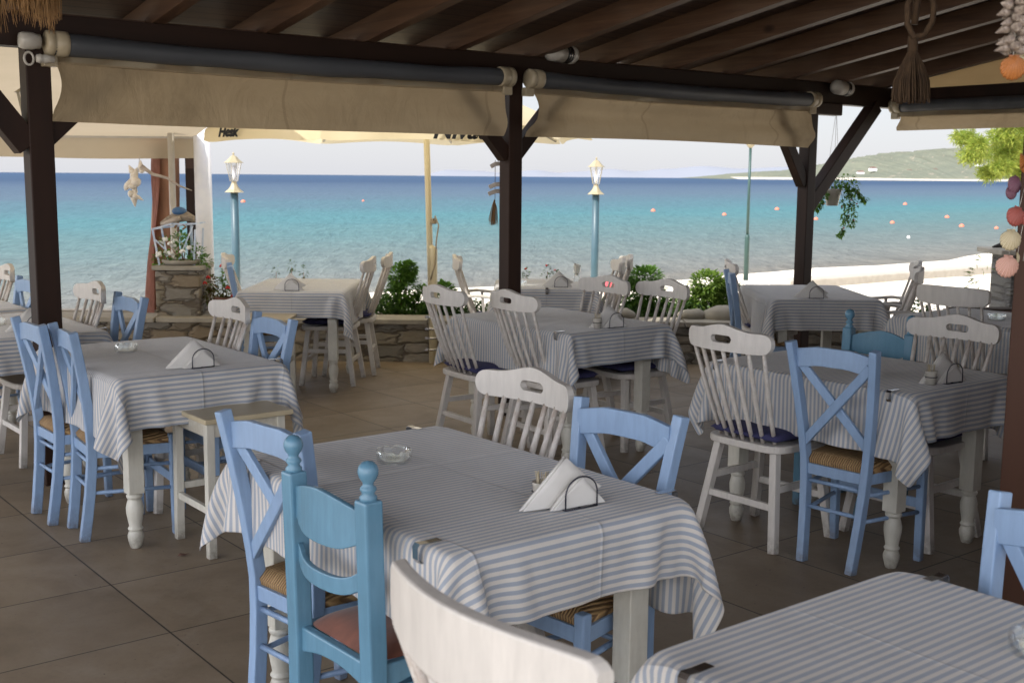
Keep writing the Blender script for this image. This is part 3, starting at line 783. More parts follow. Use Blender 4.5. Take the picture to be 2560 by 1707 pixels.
table_ab('T1', 1.825, -2.635, 'cream dining table in the foreground between the teal chair and the cross back chair', 'striped cloth on the large foreground table, holding napkins and a glass ashtray', 'c1', 1.19, seed=3, off=(.06, .01), CL=1.57, CW=1.31)
table_ab('T6', 1.80, -.83, 'cream dining table nearest the camera, cut off by the bottom right corner', 'striped cloth on the nearest table, cut off by the bottom right corner', 'c6', 1.19, seed=11, ripple=.5)
table_ab('T2', 2.01, -5.25, 'cream dining table on the left beside the tall cream stool', 'striped cloth on the left table beside the tall cream stool', 'c2', 1.12, seed=5, off=(-.015, -.01), CL=1.51, CW=1.29)
table_ab('T3', 4.46, -5.26, 'cream dining table in the middle with white spindle chairs on both sides', 'striped cloth on the middle table ringed by four white spindle chairs', 'c3', 1.12, seed=8, CW=1.30, off=(.01, 0))
table_ab('T4', 4.41, -3.13, 'cream dining table on the right, with a teal ball chair and a condiment cup', 'striped cloth on the right table, under the napkins with a toothpick cup', 'c4', 1.10, seed=14, CW=1.30)
table_ab('T10', 1.74, -6.78, 'cream dining table just behind the left wooden post', 'striped cloth on the table just behind the left wooden post', 'c2', 1.12, flip=True)
table_ab('T11', 1.70, -8.12, 'cream dining table furthest left, at the edge of the photo', 'striped cloth on the furthest left table at the edge of the photo', 'c3', 1.12, flip=True)
table_ab('T9', 6.72, -3.72, 'cream dining table at the far right, half behind the near wooden post', 'striped cloth on the far right table, half behind the near wooden post', 'c4', 1.10, flip=True)
table_xy('T5', 2.20, 8.70, 'cream dining table beside the white armchairs and the right post', 'pale striped cloth on the table beside the white armchairs', 'c1', 1.19, rot=PI)
table_xy('T7', -1.60, 8.94, 'cream dining table by the wall with two white chairs on its right side', 'striped cloth on the table by the wall, below the left street lamp', 'c3', 1.12, rot=0)
table_xy('T8', .26, 9.22, 'small cream table by the wall behind the middle post', 'striped cloth on the small table behind the middle post, with a drinking glass', 'c8', .88, rot=0, CL=1.28, CW=1.25, seed=21)

# chairs -----------------------------------------------------------
put_chair(P_blue, 1.40, -2.88, 1, 'light blue cross back chair in the foreground, right behind the teal ball chair', 7, off=.225)
put_chair(P_teal, 1.35, -2.44, 1, 'teal chair with two ball finials and a terracotta seat in the foreground', 2, off=.20)
put_chair(P_white, 2.37, -2.905, -1, 'bright white slotted chair behind the foreground table, left of a light blue chair', 2.5)
put_chair(P_blue, 2.335, -2.44, -1, 'large light blue cross back chair in the centre foreground, right of the napkins', 5, off=.225)
put_chair(P_plain, .87, -1.213, 1, 'nearest white chair with a plain curved rail, cut off at the bottom edge', -1, scale=1.04)
put_chair(P_blue, 2.30, -1.095, -1, 'light blue chair cut off by the right edge, beside the near wooden post', -10, off=.225)
put_chair(P_blue, 1.52, -5.48, 1, 'light blue cross back chair, left one of the pair at the left table', 1, off=.225)
put_chair(P_blue, 1.57, -5.15, 1, 'light blue cross back chair, right one of the pair at the left table', -5, off=.225)
put_chair(P_white, 2.52, -5.46, -1, 'white slotted chair behind the left table, behind its napkins', -1)
put_chair(P_blue, 2.50, -5.05, -1, 'light blue cross back chair behind the right end of the left table', -1, off=.225)
put_chair(P_white, 3.76, -5.51, 1, 'white spindle chair with navy cushion, left one of the pair facing the middle table', -3, 'navy cushion on the left white chair of the pair facing the middle table')
put_chair(P_white, 3.92, -5.06, 1, 'white spindle chair with navy cushion, right one of the pair facing the middle table', -3, 'navy cushion on the right white chair of the pair facing the middle table')
put_chair(P_white, 5.05, -5.45, -1, 'white slotted chair behind the middle table, below the right street lamp', 1, 'navy cushion under the middle cloth, on its left rear chair')
put_chair(P_white, 5.17, -5.05, -1, 'white slotted chair behind the right end of the middle table, in front of the bushes', -2, 'navy cushion under the middle cloth, on its right rear chair')
put_chair(P_white, 3.74, -3.33, 1, 'large worn white spindle chair with navy cushion at the right table', 1, 'navy cushion on the large worn white chair at the right table')
put_chair(P_blue, 3.89, -2.87, 1, 'light blue cross back chair with rush seat in front of the right table', 4, off=.225)
put_chair(P_teal, 4.97, -3.40, -1, 'teal ball finial chair on the far side of the right table', 3, off=.20)
put_chair(P_white, 4.93, -2.95, -1, 'white slotted chair behind the condiment cup of the right table', 2, 'navy cushion below the cloth at the right end of the right table')
put_chair(P_plain, 6.06, -3.71, 1, 'white chair with a plain rail right of the armchairs, backing the teal chair', 0)
put_chair(P_white, 2.25, -6.745, -1, 'white slotted chair right of the left post, against the sand', 1)
put_chair(P_blue, 2.29, -6.37, -1, 'light blue chair beside the stone pillar, against the sand', 1, off=.225)
put_chair(P_white, 2.19, -8.35, -1, 'white slotted chair furthest left in the photo', 2)
put_chair(P_blue, 2.14, -7.75, -1, 'light blue chair furthest left, beside the left post', 3, off=.225)
put_xy(P_white, -1.40, 8.98, PI / 2 + R(-3), 'white chair side-on by the wall, left one of the pair', 'navy cushion on the left one of the two side-on white chairs by the wall')
put_xy(P_white, -1.32, 9.46, PI / 2 + R(2), 'white chair side-on by the wall, right one of the pair, near the tall bush', 'navy cushion on the right one of the two side-on white chairs by the wall')
put_xy(P_blue, -1.87, 8.72, -PI / 2 + R(14), 'light blue chair left of the table by the wall, in front of the geranium')
put_xy(P_white, -1.95, 9.26, -PI / 2 + R(8), 'white slotted chair just behind a blue one, below the left street lamp')
put_xy(P_blue, 1.80, 8.40, -PI / 2 + R(-4), 'light blue chair left of the table near the right post')
put_xy(P_white, 1.98, 8.96, -PI / 2 + R(-4), 'white chair side-on behind a blue chair near the right post', 'navy cushion on the side-on white chair near the right post')
put_xy(P_arm, 2.60, 8.42, PI / 2 - R(15), 'white wooden armchair, front one of the pair right of the table near the right post', 'navy cushion on the front armchair near the right post')
put_xy(P_arm, 2.80, 9.04, PI / 2 - R(15), 'white wooden armchair, rear one of the pair right of the table near the right post', 'navy cushion on the rear armchair near the right post')
put_xy(P_arm, -.13, 9.28, -PI / 2 + R(2), 'white wooden armchair left of the middle post, leaning profile against the sea', 'navy cushion on the armchair left of the middle post')
put_xy(P_white, .52, 9.02, PI / 2 + R(3), 'white chair side-on right of the second street lamp, front one')
put_xy(P_white, .62, 9.42, PI / 2 + R(3), 'white chair side-on right of the second street lamp, rear one')

# tall stools ------------------------------------------------------
def make_stool():
    t = thing('bar_stool', '', 'stool', group='tall cream stools with wooden tops')
    b = MB(); b.box((0, 0, .590), (.40, .44, .022)); b.build('stool_top', M['stool_top'], t, bevel=.004)
    C = M['cream_paint']
    for s in (-1, 1):
        for q in (-1, 1):
            b = MB(); b.path([(s * .165, q * .17, 0), (s * .160, q * .165, .578)], .036, .036); b.build('leg', C, t, bevel=.003)
        b = MB(); b.box((s * .162, 0, .545), (.02, .30, .06)); b.build('apron', C, t)
        b = MB(); b.box((0, s * .167, .545), (.29, .02, .06)); b.build('apron', C, t)
        b = MB(); b.box((s * .163, 0, .20 + .08 * (s > 0)), (.02, .31, .03)); b.build('stretcher', C, t, bevel=.002)
        b = MB(); b.box((0, s * .168, .24), (.30, .02, .03)); b.build('stretcher', C, t, bevel=.002)
    return t
P_stool = Proto(make_stool)
P_stool.place(AB(2.09, -4.66) + Vector((0, 0, 0)), YAW, 'tall cream stool with a wooden top in front of the left table')
P_stool.place((-1.75, 8.22, 0), R(2), 'tall cream stool with a wooden top in front of the table by the wall')

# ------------------------------------------------------------------ things on the tables
ZT = .7585
def make_napkins(cup, cx_=-.072, cy_=.03):
    def f():
        t = thing('napkin_holder', '', 'napkin holder', group='wire napkin holders with folded paper napkins')
        r = .0022
        for y in (-.030, .030):
            b = MB(); pts = [(-.05, y, .002), (-.05, y, .04)] + [(-.05 * math.cos(a), y, .04 + .045 * math.sin(a)) for a in lin(.2, PI - .2, 11)] + [(.05, y, .04), (.05, y, .002)]
            b.tube(pts, r, 6); b.tube([(-.05, y, .003), (.05, y, .003)], r, 6); b.build('wire_arch', M['black_wire'], t)
        b = MB()
        for x in (-.05, 0, .05): b.tube([(x, -.03, .003), (x, .03, .003)], r, 6)
        b.build('wire_base', M['black_wire'], t)
        rnd = random.Random(5 if cup else 9)
        # two folded stacks standing on edge: squares turned 45 degrees and folded corner to corner
        for k, (y0, hh, ww, tl) in enumerate(((.012, .125, .115, .0), (-.012, .085, .085, .15))):
            b = MB(); layers = 5
            for L_ in range(layers):
                y = y0 + (L_ - 2) * .0042; dx = rnd.uniform(-.004, .004); h = hh + rnd.uniform(-.004, .004); w = ww + rnd.uniform(-.004, .004)
                n = 9; vs = []; fs = []
                for i in range(n):
                    u = -1 + 2 * i / (n - 1)
                    lo_ = .005 + (.030 * max(0, u) ** 1.2 if k == 0 else 0); zt = lo_ + (h - lo_) * (1 - abs(u)) ** .93
                    for j in range(5):
                        v = j / 4; z = lo_ + (zt - lo_) * v
                        bow = (.012 if k == 0 else -.003) * abs(u) ** 2 + .010 * (z / hh) ** 2 * (-1 if k else 1)
                        for q in (0, 1): vs.append((u * w * (1.12 if u < 0 and k == 0 else 1) + dx + (-.018 if k == 0 else 0) + z * tl * .25, y + bow + q * .0030, z))
                for i in range(n - 1):
                    for j in range(4):
                        a = (i * 5 + j) * 2; c = ((i + 1) * 5 + j) * 2
                        fs += [(a, c, c + 2, a + 2), (a + 1, a + 3, c + 3, c + 1)]
                    a = (i * 5 + 4) * 2; c = ((i + 1) * 5 + 4) * 2; fs.append((a, c, c + 1, a + 1))
                b.add(vs, fs, True)
            b.build('folded_napkins', M['napkin'], t)
        if cup:
            b = MB(); b.lathe([(.020, .004), (.024, .055), (.0255, .060), (.022, .058), (.018, .008)], (cx_, cy_, 0), 18); cp = b.build('cup', M['white_plastic'], t)
            b = MB()
            for k in range(12):
                a = rnd.uniform(0, 6.28); q = rnd.uniform(.2, 1)
                b.tube([(cx_ + .006 * math.cos(a), cy_ + .006 * math.sin(a), .01), (cx_ + .022 * q * math.cos(a), cy_ + .022 * q * math.sin(a), .085)], .0011, 4)
            b.build('toothpicks', M['stool_top'], cp)
            b = MB(); b.tube([(cx_ + .024 * math.cos(q_), cy_ + .024 * math.sin(q_), .035) for q_ in lin(0, 2 * PI, 13)], r, 6); b.build('wire_ring', M['black_wire'], t)
        return t
    return f
P_nap = Proto(make_napkins(False)); P_napc = Proto(make_napkins(True, -.060, .062)); P_napd = Proto(make_napkins(True, -.118, -.005))
NG = 'napkin holders standing on the tablecloths'
def nap(p, a, b, turn, label): p.place(AB(a, b, ZT), YAW + R(turn), label, NG)
nap(P_napc, 1.92, -2.19, -4, 'paper napkins in a wire holder on the foreground table')
nap(P_napd, 4.46, -4.78, -4, 'napkin holder with a white cup on the middle table')
nap(P_napd, 4.39, -2.66, -6, 'napkin holder with a toothpick cup on the right table')
nap(P_nap, 2.03, -4.80, 2, 'napkin holder on the left table, near the light blue chair')
nap(P_nap, 1.80, -6.42, 0, 'napkin holder half hidden by the left post')
P_nap.place((2.14, 8.22, ZT), R(2), 'napkin holder on the pale table near the right post', NG)
P_nap.place((-1.60, 8.47, ZT), R(2), 'napkin holder on the table by the wall, against the sea', NG)
P_nap.place((.37, 8.90, ZT), R(2), 'napkin holder on the small table behind the middle post', NG)

def make_ashtray():
    n = 48; prof = [(.0, .004), (.036, .006), (.043, .012), (.045, .036), (.0465, .038), (.051, .038), (.053, .035), (.0515, .004), (.049, 0), (0, 0)]
    vs = []; fs = []; m = len(prof)
    for i, (r, z) in enumerate(prof):
        for k in range(n):
            a = 2 * PI * k / n
            zz = z
            if 3 <= i <= 6:
                d = abs(((a / (PI / 2) + .5) % 1) - .5) * (PI / 2) * .05
                if d < .008: zz -= .010 * (1 - (d / .008) ** 2)
            vs.append((max(r, .0004) * math.cos(a), max(r, .0004) * math.sin(a), zz))
    for i in range(m - 1):
        for k in range(n): fs.append((i * n + k, i * n + (k + 1) % n, (i + 1) * n + (k + 1) % n, (i + 1) * n + k))
    b = MB(); b.add(vs, fs, True); o = b.build('ashtray', M['glass'], weld=.0003)
    return tag(o, '', 'ashtray', 'round glass ashtrays')
P_ash = Proto(make_ashtray)
P_ash.place(AB(1.80, -2.86, ZT + .001), .3, 'glass ashtray on the foreground table')
P_ash.place(AB(1.93, -5.43, ZT + .001), .6, 'glass ashtray on the left table')
P_ash.place(AB(1.70, -6.78, ZT + .001), .9, 'glass ashtray at the left edge of the photo, behind the post')
P_ash.place(AB(1.97, -.985, ZT + .001), .2, 'glass ashtray on the nearest table, cut off by the right edge')
P_ash.place(AB(6.62, -3.72, ZT + .001), .2, 'glass ashtray on the far right table, seen through the slot of a white chair')
P_ash.place((.06, 9.02, ZT + .001), .2, 'glass ashtray near the middle post on the small table')
def make_glass():
    t = thing('drinking_glass', 'drinking glass stuffed with a white napkin on the small table behind the middle post', 'glass', (.52, 9.42, ZT))
    b = MB(); b.lathe([(.0005, 0), (.026, 0), (.032, .13), (.0305, .13), (.0245, .008), (.0005, .007)], (0, 0, 0), 24); b.build('tumbler', M['glass'], t, weld=.0003)
    b = MB()
    for k in range(5):
        a = k * 1.25; b.path([(0, 0, .05), (.012 * math.cos(a), .012 * math.sin(a), .10), (.020 * math.cos(a), .020 * math.sin(a), .128 + .008 * (k % 3))], .022, .006, (math.cos(a + 1.5), math.sin(a + 1.5), 0))
    b.build('napkin', M['napkin'], t)
make_glass()
def make_clip():
    b = MB(); w = .022
    # a bent spring strip gripping the table edge: local +x points outward, edge at x=0
    b.path([(-.055, 0, .0035), (-.02, 0, .0025), (.006, 0, .004), (.012, 0, -.004), (.011, 0, -.032), (.004, 0, -.042), (-.012, 0, -.040), (-.020, 0, -.034)], w, .0016, (0, 1, 0))
    o = b.build('table_clip', M['chrome'], bevel=0); return tag(o, '', 'clip', 'metal tablecloth clips')
P_clip = Proto(make_clip)
def clip(a, b, dirdeg, label): P_clip.place(AB(a, b, ZT + .001), YAW + R(dirdeg), label)
clip(1.426, -2.16, 180, 'metal clip at the front corner of the foreground cloth')
clip(2.10, -3.232, 90, 'metal clip at the far corner of the foreground cloth')
clip(2.224, -2.14, 0, 'metal clip at the right corner of the foreground cloth')
clip(1.426, -3.10, 180, 'metal clip on the foreground cloth beside the light blue chair')
clip(2.199, -1.32, 0, 'metal clip on the nearest cloth, at its far right edge')
clip(1.401, -1.30, 180, 'metal clip on the nearest cloth, at the bottom of the photo')
clip(4.061, -4.80, 180, 'metal clip on the front left corner of the middle cloth')
clip(4.011, -2.68, 180, 'metal clip at the front corner of the right cloth')
clip(4.011, -3.60, 180, 'metal clip at the far left corner of the right cloth')
clip(2.409, -4.80, 0, 'metal clip at the right corner of the left cloth')
clip(2.139, -6.32, 0, 'metal clip on the cloth right of the left post')
P_clip.place((.26, 8.775, ZT + .001), -PI / 2, 'metal clip in the middle of the small table edge behind the middle post')
P_clip.place((1.85, 9.20, ZT + .001), PI, 'metal clip on the pale cloth near the right post')

# ------------------------------------------------------------------ terrace floor, wall, beach, sea, land
def structure(o): o['kind'] = 'structure'; return o
# floor follows the low wall (y = 9.97)
def clip_poly():
    # rectangle in the grid frame, clipped at the seaward wall line
    pts = [AB(-2.6, 3), AB(16, 3), AB(16, -2), Vector((9, 10.0, 0)), Vector((-9, 10.0, 0)), Vector((-9, 4.4, 0)), AB(-2.6, -3.5)]
    return pts
b = MB(); me_pts = [Matrix.Rotation(-YAW, 3, 'Z') @ p for p in clip_poly()]
b.add([(p.x, p.y, 0) for p in me_pts], [tuple(range(len(me_pts)))])
fl = b.build('terrace_floor', M['tile'], rotz=YAW); structure(fl)

# low dry-stone wall with cap stones and a planting bed behind it
wl = thing('stone_wall', 'low dry stone planter wall with pale cap stones along the edge of the terrace', 'wall', (0, 9.97, 0))
b = MB(); b.box((-2.5, .16, -.10), (12.2, .30, .85)); b.build('stone_face', M['stone'], wl)
x = -8.6; rr = random.Random(3)
b = MB()
while x < 3.5:
    w_ = rr.uniform(.45, .95); w_ = min(w_, 3.55 - x); b.box((x + w_ / 2, .16 + rr.uniform(-.012, .012), .347 + rr.uniform(-.003, .003)), (w_ - .012, .36, .042)); x += w_
b.build('cap_stones', M['cap_stone'], wl, bevel=.006)
b = MB(); b.box((-2.5, .70, -.08), (12.2, .76, .72)); structure(b.build('planting_bed', M['soil'], None, loc=(0, 9.97, 0)))
b = MB(); b.box((-2.5, 1.14, -.10), (12.2, .12, .80)); tag(b.build('bed_kerb', M['concrete'], None, loc=(0, 9.97, 0)), 'concrete kerb on the beach side of the planting bed', 'kerb')

b = MB(); b.add([(0, 0, 0), (.012, .016, .008), (.034, .012, .003), (.05, .0, .009), (.03, -.012, .004), (.012, -.012, .006)], [(0, 1, 5), (1, 2, 4, 5), (2, 3, 4)]); tag(b.build('dry_leaf', M['terracotta'], None, loc=(-1.40, 4.74, .002), rotz=.4), 'small dry leaf lying on the floor tiles in front of the tall stool', 'leaf')
# unseen wall added to cut the light from the right and rear
rb = thing('light_blocking_wall', 'unseen dark wall added to block light on the right behind the camera', 'wall', (0, 0, 0), YAW)
b = MB(); b.box((6.4, 1.2, 1.6), (6.0, .25, 3.6)); b.box((9.3, -.3, 1.5), (.25, 3.0, 3.4)); b.build('wall', M['wood_box'], rb)
# beach: slopes from -0.35 to the water
b = MB(); vs = []; fs = []
bs = [14, 4, -3, -8, -12, -16, -18, -19, -20, -21, -23, -27, -40]; zs = [-.42, -.42, -.42, -.44, -.48, -.55, -.64, -.70, -.80, -.90, -1.1, -1.6, -3]
as_ = lin(-90, 220, 156)
rr = random.Random(11)
ph = [rr.uniform(0, 6) for _ in range(4)]
def wob(a): return .55 * math.sin(a * .21 + ph[0]) + .35 * math.sin(a * .55 + ph[1]) + .18 * math.sin(a * 1.4 + ph[2])
for i, a in enumerate(as_):
    for bb, z in zip(bs, zs):
        k = 1 if bb < -15 else 0; p = AB(a, bb + k * wob(a), z + rr.uniform(-.012, .012)); vs.append(p)
n = len(bs)
for i in range(len(as_) - 1):
    for j in range(n - 1): fs.append((i * n + j, i * n + j + 1, (i + 1) * n + j + 1, (i + 1) * n + j))
b.add(vs, fs, True); structure(b.build('beach_sand', M['sand'], None))
b = MB(); S = 9000
p0, p1, p2, p3 = AB(-S, -15, -.80), AB(S, -15, -.80), AB(S, -S * 1.5, -.80), AB(-S, -S * 1.5, -.80)
b.add([p0, p1, p2, p3], [(0, 1, 2, 3)]); structure(b.build('sea_water', M['sea'], None))
# promenade edge to the right
b = MB(); c0, c1 = AB(18.0, -14.6), AB(70, -14.2)
b.path([c0 + Vector((0, 0, -.52)), c1 + Vector((0, 0, -.52))], .5, .34, (DB.x, DB.y, 0)); tag(b.build('promenade_kerb', M['concrete'], None, bevel=.03), 'low pale concrete promenade kerb running across the sand on the right', 'kerb')

# land on the right horizon
def ridge(name, mat, pts, y0, depth, label=None, base=-.8, jag=.0, n=160, seed=1):
    rr = random.Random(seed); vs = []; fs = []
    def hz(x):
        for (xa, za), (xb, zb) in zip(pts, pts[1:]):
            if xa <= x <= xb:
                k = (x - xa) / (xb - xa); k = k * k * (3 - 2 * k) if jag == 0 else k; return za + (zb - za) * k
        return pts[-1][1]
    X0, X1 = pts[0][0], pts[-1][0]
    for i in range(n + 1):
        x = X0 + (X1 - X0) * i / n; h = hz(x) * (1 + rr.uniform(-jag, jag))
        for k in range(7):
            t = k / 6; yy = y0 + depth * t; kk = math.sin(t * PI / 2) ** .9
            vs.append((x * (1 + .0 * t), yy, base + h * kk * (1 + rr.uniform(-jag, jag) * 1.5 * (0 < k < 6))))
    for i in range(n):
        for k in range(6): a = i * 7 + k; fs.append((a, a + 7, a + 8, a + 1))
    b = MB(); b.add(vs, fs, True); o = b.build(name, mat); o['kind'] = 'structure'; return o
D = 2600
def pk(x, y, dist):   # helper that turns a bearing and an elevation into metres
    hy = 433 + (x - 500) * .0115
    return ((x - 1280) / 2922 * dist, (hy - y) / 2922 * dist + 2.4)
hp = [pk(x, y, D) for x, y in ((1800, 449), (1850, 446), (1900, 442), (1960, 436), (2060, 430), (2120, 428), (2200, 414), (2270, 405), (2340, 392), (2380, 384), (2440, 375), (2520, 372), (2620, 366), (2750, 360), (2950, 372))]
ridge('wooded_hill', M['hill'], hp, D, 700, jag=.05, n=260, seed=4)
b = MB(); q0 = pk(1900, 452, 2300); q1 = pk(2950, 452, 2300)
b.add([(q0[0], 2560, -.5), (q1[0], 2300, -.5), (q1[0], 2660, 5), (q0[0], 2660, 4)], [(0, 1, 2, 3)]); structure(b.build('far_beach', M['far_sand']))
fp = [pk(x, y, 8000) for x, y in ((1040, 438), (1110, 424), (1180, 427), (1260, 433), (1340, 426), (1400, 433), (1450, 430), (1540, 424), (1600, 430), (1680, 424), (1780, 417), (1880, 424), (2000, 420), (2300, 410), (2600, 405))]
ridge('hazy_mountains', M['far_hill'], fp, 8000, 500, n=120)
# little white houses on the hill
rr = random.Random(2)
def house(x, y, z, s):
    t = thing('hill_house', '', 'house', (x, y, z), rr.uniform(-.4, .4), 'white houses dotted on the far hill')
    b = MB(); b.box((0, 0, s * .3), (s * 1.3, s, s * .6)); b.build('wall', M['flower_white'], t)
    b = MB(); b.add([(-s * .72, -s * .56, s * .6), (s * .72, -s * .56, s * .6), (s * .72, s * .56, s * .6), (-s * .72, s * .56, s * .6), (-s * .4, 0, s * .85), (s * .4, 0, s * .85)], [(0, 1, 5, 4), (1, 2, 5), (2, 3, 4, 5), (3, 0, 4)]); b.build('roof', M['terracotta'], t)
    t['label'] = 'small white house with a red roof on the far wooded hill'; return t
for px, py in ((2150, 431), (2205, 441), (2240, 437), (2262, 444), (2300, 434), (2275, 449), (2350, 442), (2405, 420), (2120, 440)):
    dd = D + 240; hy = 433 + (px - 500) * .0115; house((px - 1280) / 2922 * dd, dd - 60, (hy - py) / 2922 * dd + 0, 8 + rr.uniform(-1, 4))

# buoys ------------------------------------------------------------
def make_buoy():
    t = thing('buoy', '', 'buoy', group='swimming buoys floating off the beach')
    b = MB(); b.ball((0, 0, .02), .5, 14, 10, (1, 1, .85)); b.build('float', M['buoy'], t)
    b = MB(); b.lathe([(.09, .40), (.09, .50), (.05, .52), (.0, .52)], (0, 0, 0), 12); b.build('lug', M['buoy'], t); return t
P_buoy = Proto(make_buoy)
BU = [(-23.1, 100.7, .34, 'buoy beside the left street lamp'), (-13.8, 108.3, .19, 'tiny pale buoy left of the cream parasol pole'), (10.0, 83.9, .26, 'orange buoy right of the second street lamp'),
      (13.7, 76.2, .23, 'orange buoy left of the thin green pole'), (20.4, 90.9, .28, 'orange buoy between the green pole and the right post'), (17.9, 69.4, .21, 'orange buoy below the white hanging pot'),
      (29.6, 112.5, .35, 'orange buoy beside the white hanging pot'), (20.9, 64.7, .20, 'orange buoy below and right of the trailing plant'), (37.6, 112.9, .31, 'pale pink buoy furthest out on the right'),
      (27.7, 75.0, .23, 'orange buoy left of the scallop string, upper one'), (23.2, 60.7, .21, 'orange buoy left of the scallop string, lower one'), (24.1, 58.5, .16, 'small orange buoy beside the red scallop shell')]
for x, y, dm, lb in BU: P_buoy.place((x, y, -.78), 0, lb, scale=dm * 1.25)
b = MB(); b.ball((0, 0, .03), .07, 10, 8); tag(b.build('buoy', M['buoy_white'], None, loc=(16.2, 48, -.78)), 'small white buoy nearest the beach on the right', 'buoy')

# ------------------------------------------------------------------ pergola
m_sl = .165; b0 = -6.13; zb = 2.365
def zr(b_): return zb + m_sl * (b_ - b0)      # underside of the rafters
pg = thing('pergola', 'dark timber pergola with sloping board roof over the tables', 'pergola', (0, 0, 0), YAW)
DWD = M['dark_wood']
def L_(a, b_, z): return (a, -b_, z)           # pergola-local coordinates
for a, b_, w_ in ((1.775, -6.12, .120), (4.765, -6.12, .108), (7.83, -6.12, .104), (3.75, -1.94, .15)):
    b = MB(); top = 2.22 if b_ < -5 else zr(b_) - .14
    b.path([L_(a, b_, 0), L_(a, b_, top)], w_, w_); p = b.build('post', DWD if b_ < -5 else M['near_post'], pg, bevel=.006)
b = MB(); b.path([L_(-2.6, -6.14, 2.285), L_(9.05, -6.14, 2.285)], .11, .165, (0, 1, 0)); b.build('beam', M['beam_wood'], pg, bevel=.004)
b = MB(); b.path([L_(-2.6, -2.0, zr(-2) - .07), L_(9.05, -2.0, zr(-2) - .07)], .12, .14, (0, 1, 0)); b.build('beam', M['beam_wood'], pg)
b = MB(); b.path([L_(9.0, -6.2, 2.285), L_(9.0, 1.5, 2.285)], .11, .15, (1, 0, 0)); b.build('side_beam', DWD, pg, bevel=.004)
b = MB(); b.path([L_(7.80, -6.12, 2.16), L_(8.20, -6.12, 2.16)], .10, .10, (0, 1, 0)); b.build('corbel', DWD, pg, bevel=.01)
for (a0, z0, a1, z1, w_) in ((1.72, 1.72, 1.34, 2.22, .11), (1.77, 1.72, 2.30, 2.22, .075), (4.72, 1.72, 4.25, 2.22, .08), (4.78, 1.72, 5.25, 2.22, .08), (7.78, 1.55, 7.33, 2.20, .08), (7.83, 1.36, 8.70, 2.21, .10)):
    b = MB(); b.path([L_(a0, -6.12, z0), L_(a1, -6.12, z1)], w_, w_ * 1.1, (0, 1, 0)); b.build('brace', DWD, pg, bevel=.004)
# rafters
k = 0; a = 2.41 - .64 * 7
while a < 9.0:
    b = MB(); bw, bh = .078, .135
    y0, y1 = -6.62, 2.1
    p0 = L_(a, y0, zr(y0) + bh / 2); p1 = L_(a, y1, zr(y1) + bh / 2)
    b.path([p0, p1], bw, bh, (1, 0, 0)); b.build('rafter', M['rafter'], pg, bevel=.003); a += .64
b = MB(); bh = .135; z0, z1 = zr(-6.75) + bh + .002, zr(2.2) + bh + .002
vs = [(-2.7, 6.75, z0), (9.15, 6.75, z0), (9.15, -2.2, z1), (-2.7, -2.2, z1)]
b.add(vs + [(x, y, z + .05) for x, y, z in vs], [(0, 1, 2, 3), (7, 6, 5, 4), (1, 0, 4, 5), (2, 1, 5, 6), (3, 2, 6, 7), (0, 3, 7, 4)]); b.build('roof_boards', M['boards'], pg)
b = MB(); b.path([L_(-2.6, -6.205, zb + .012), L_(9.1, -6.205, zb + .012)], .02, .022, (0, 1, 0)); b.build('trim_strip', M['rafter'], pg)
# gable canvas above the side beam
b = MB(); b.add([L_(9.055, -6.1, zb - .0), L_(9.055, 1.5, zb - .0), L_(9.055, 1.5, zr(1.5) + .12), L_(9.055, -6.1, zr(-6.1) + .10)], [(0, 1, 2, 3)]); b.build('gable_canvas', M['gable'], pg)

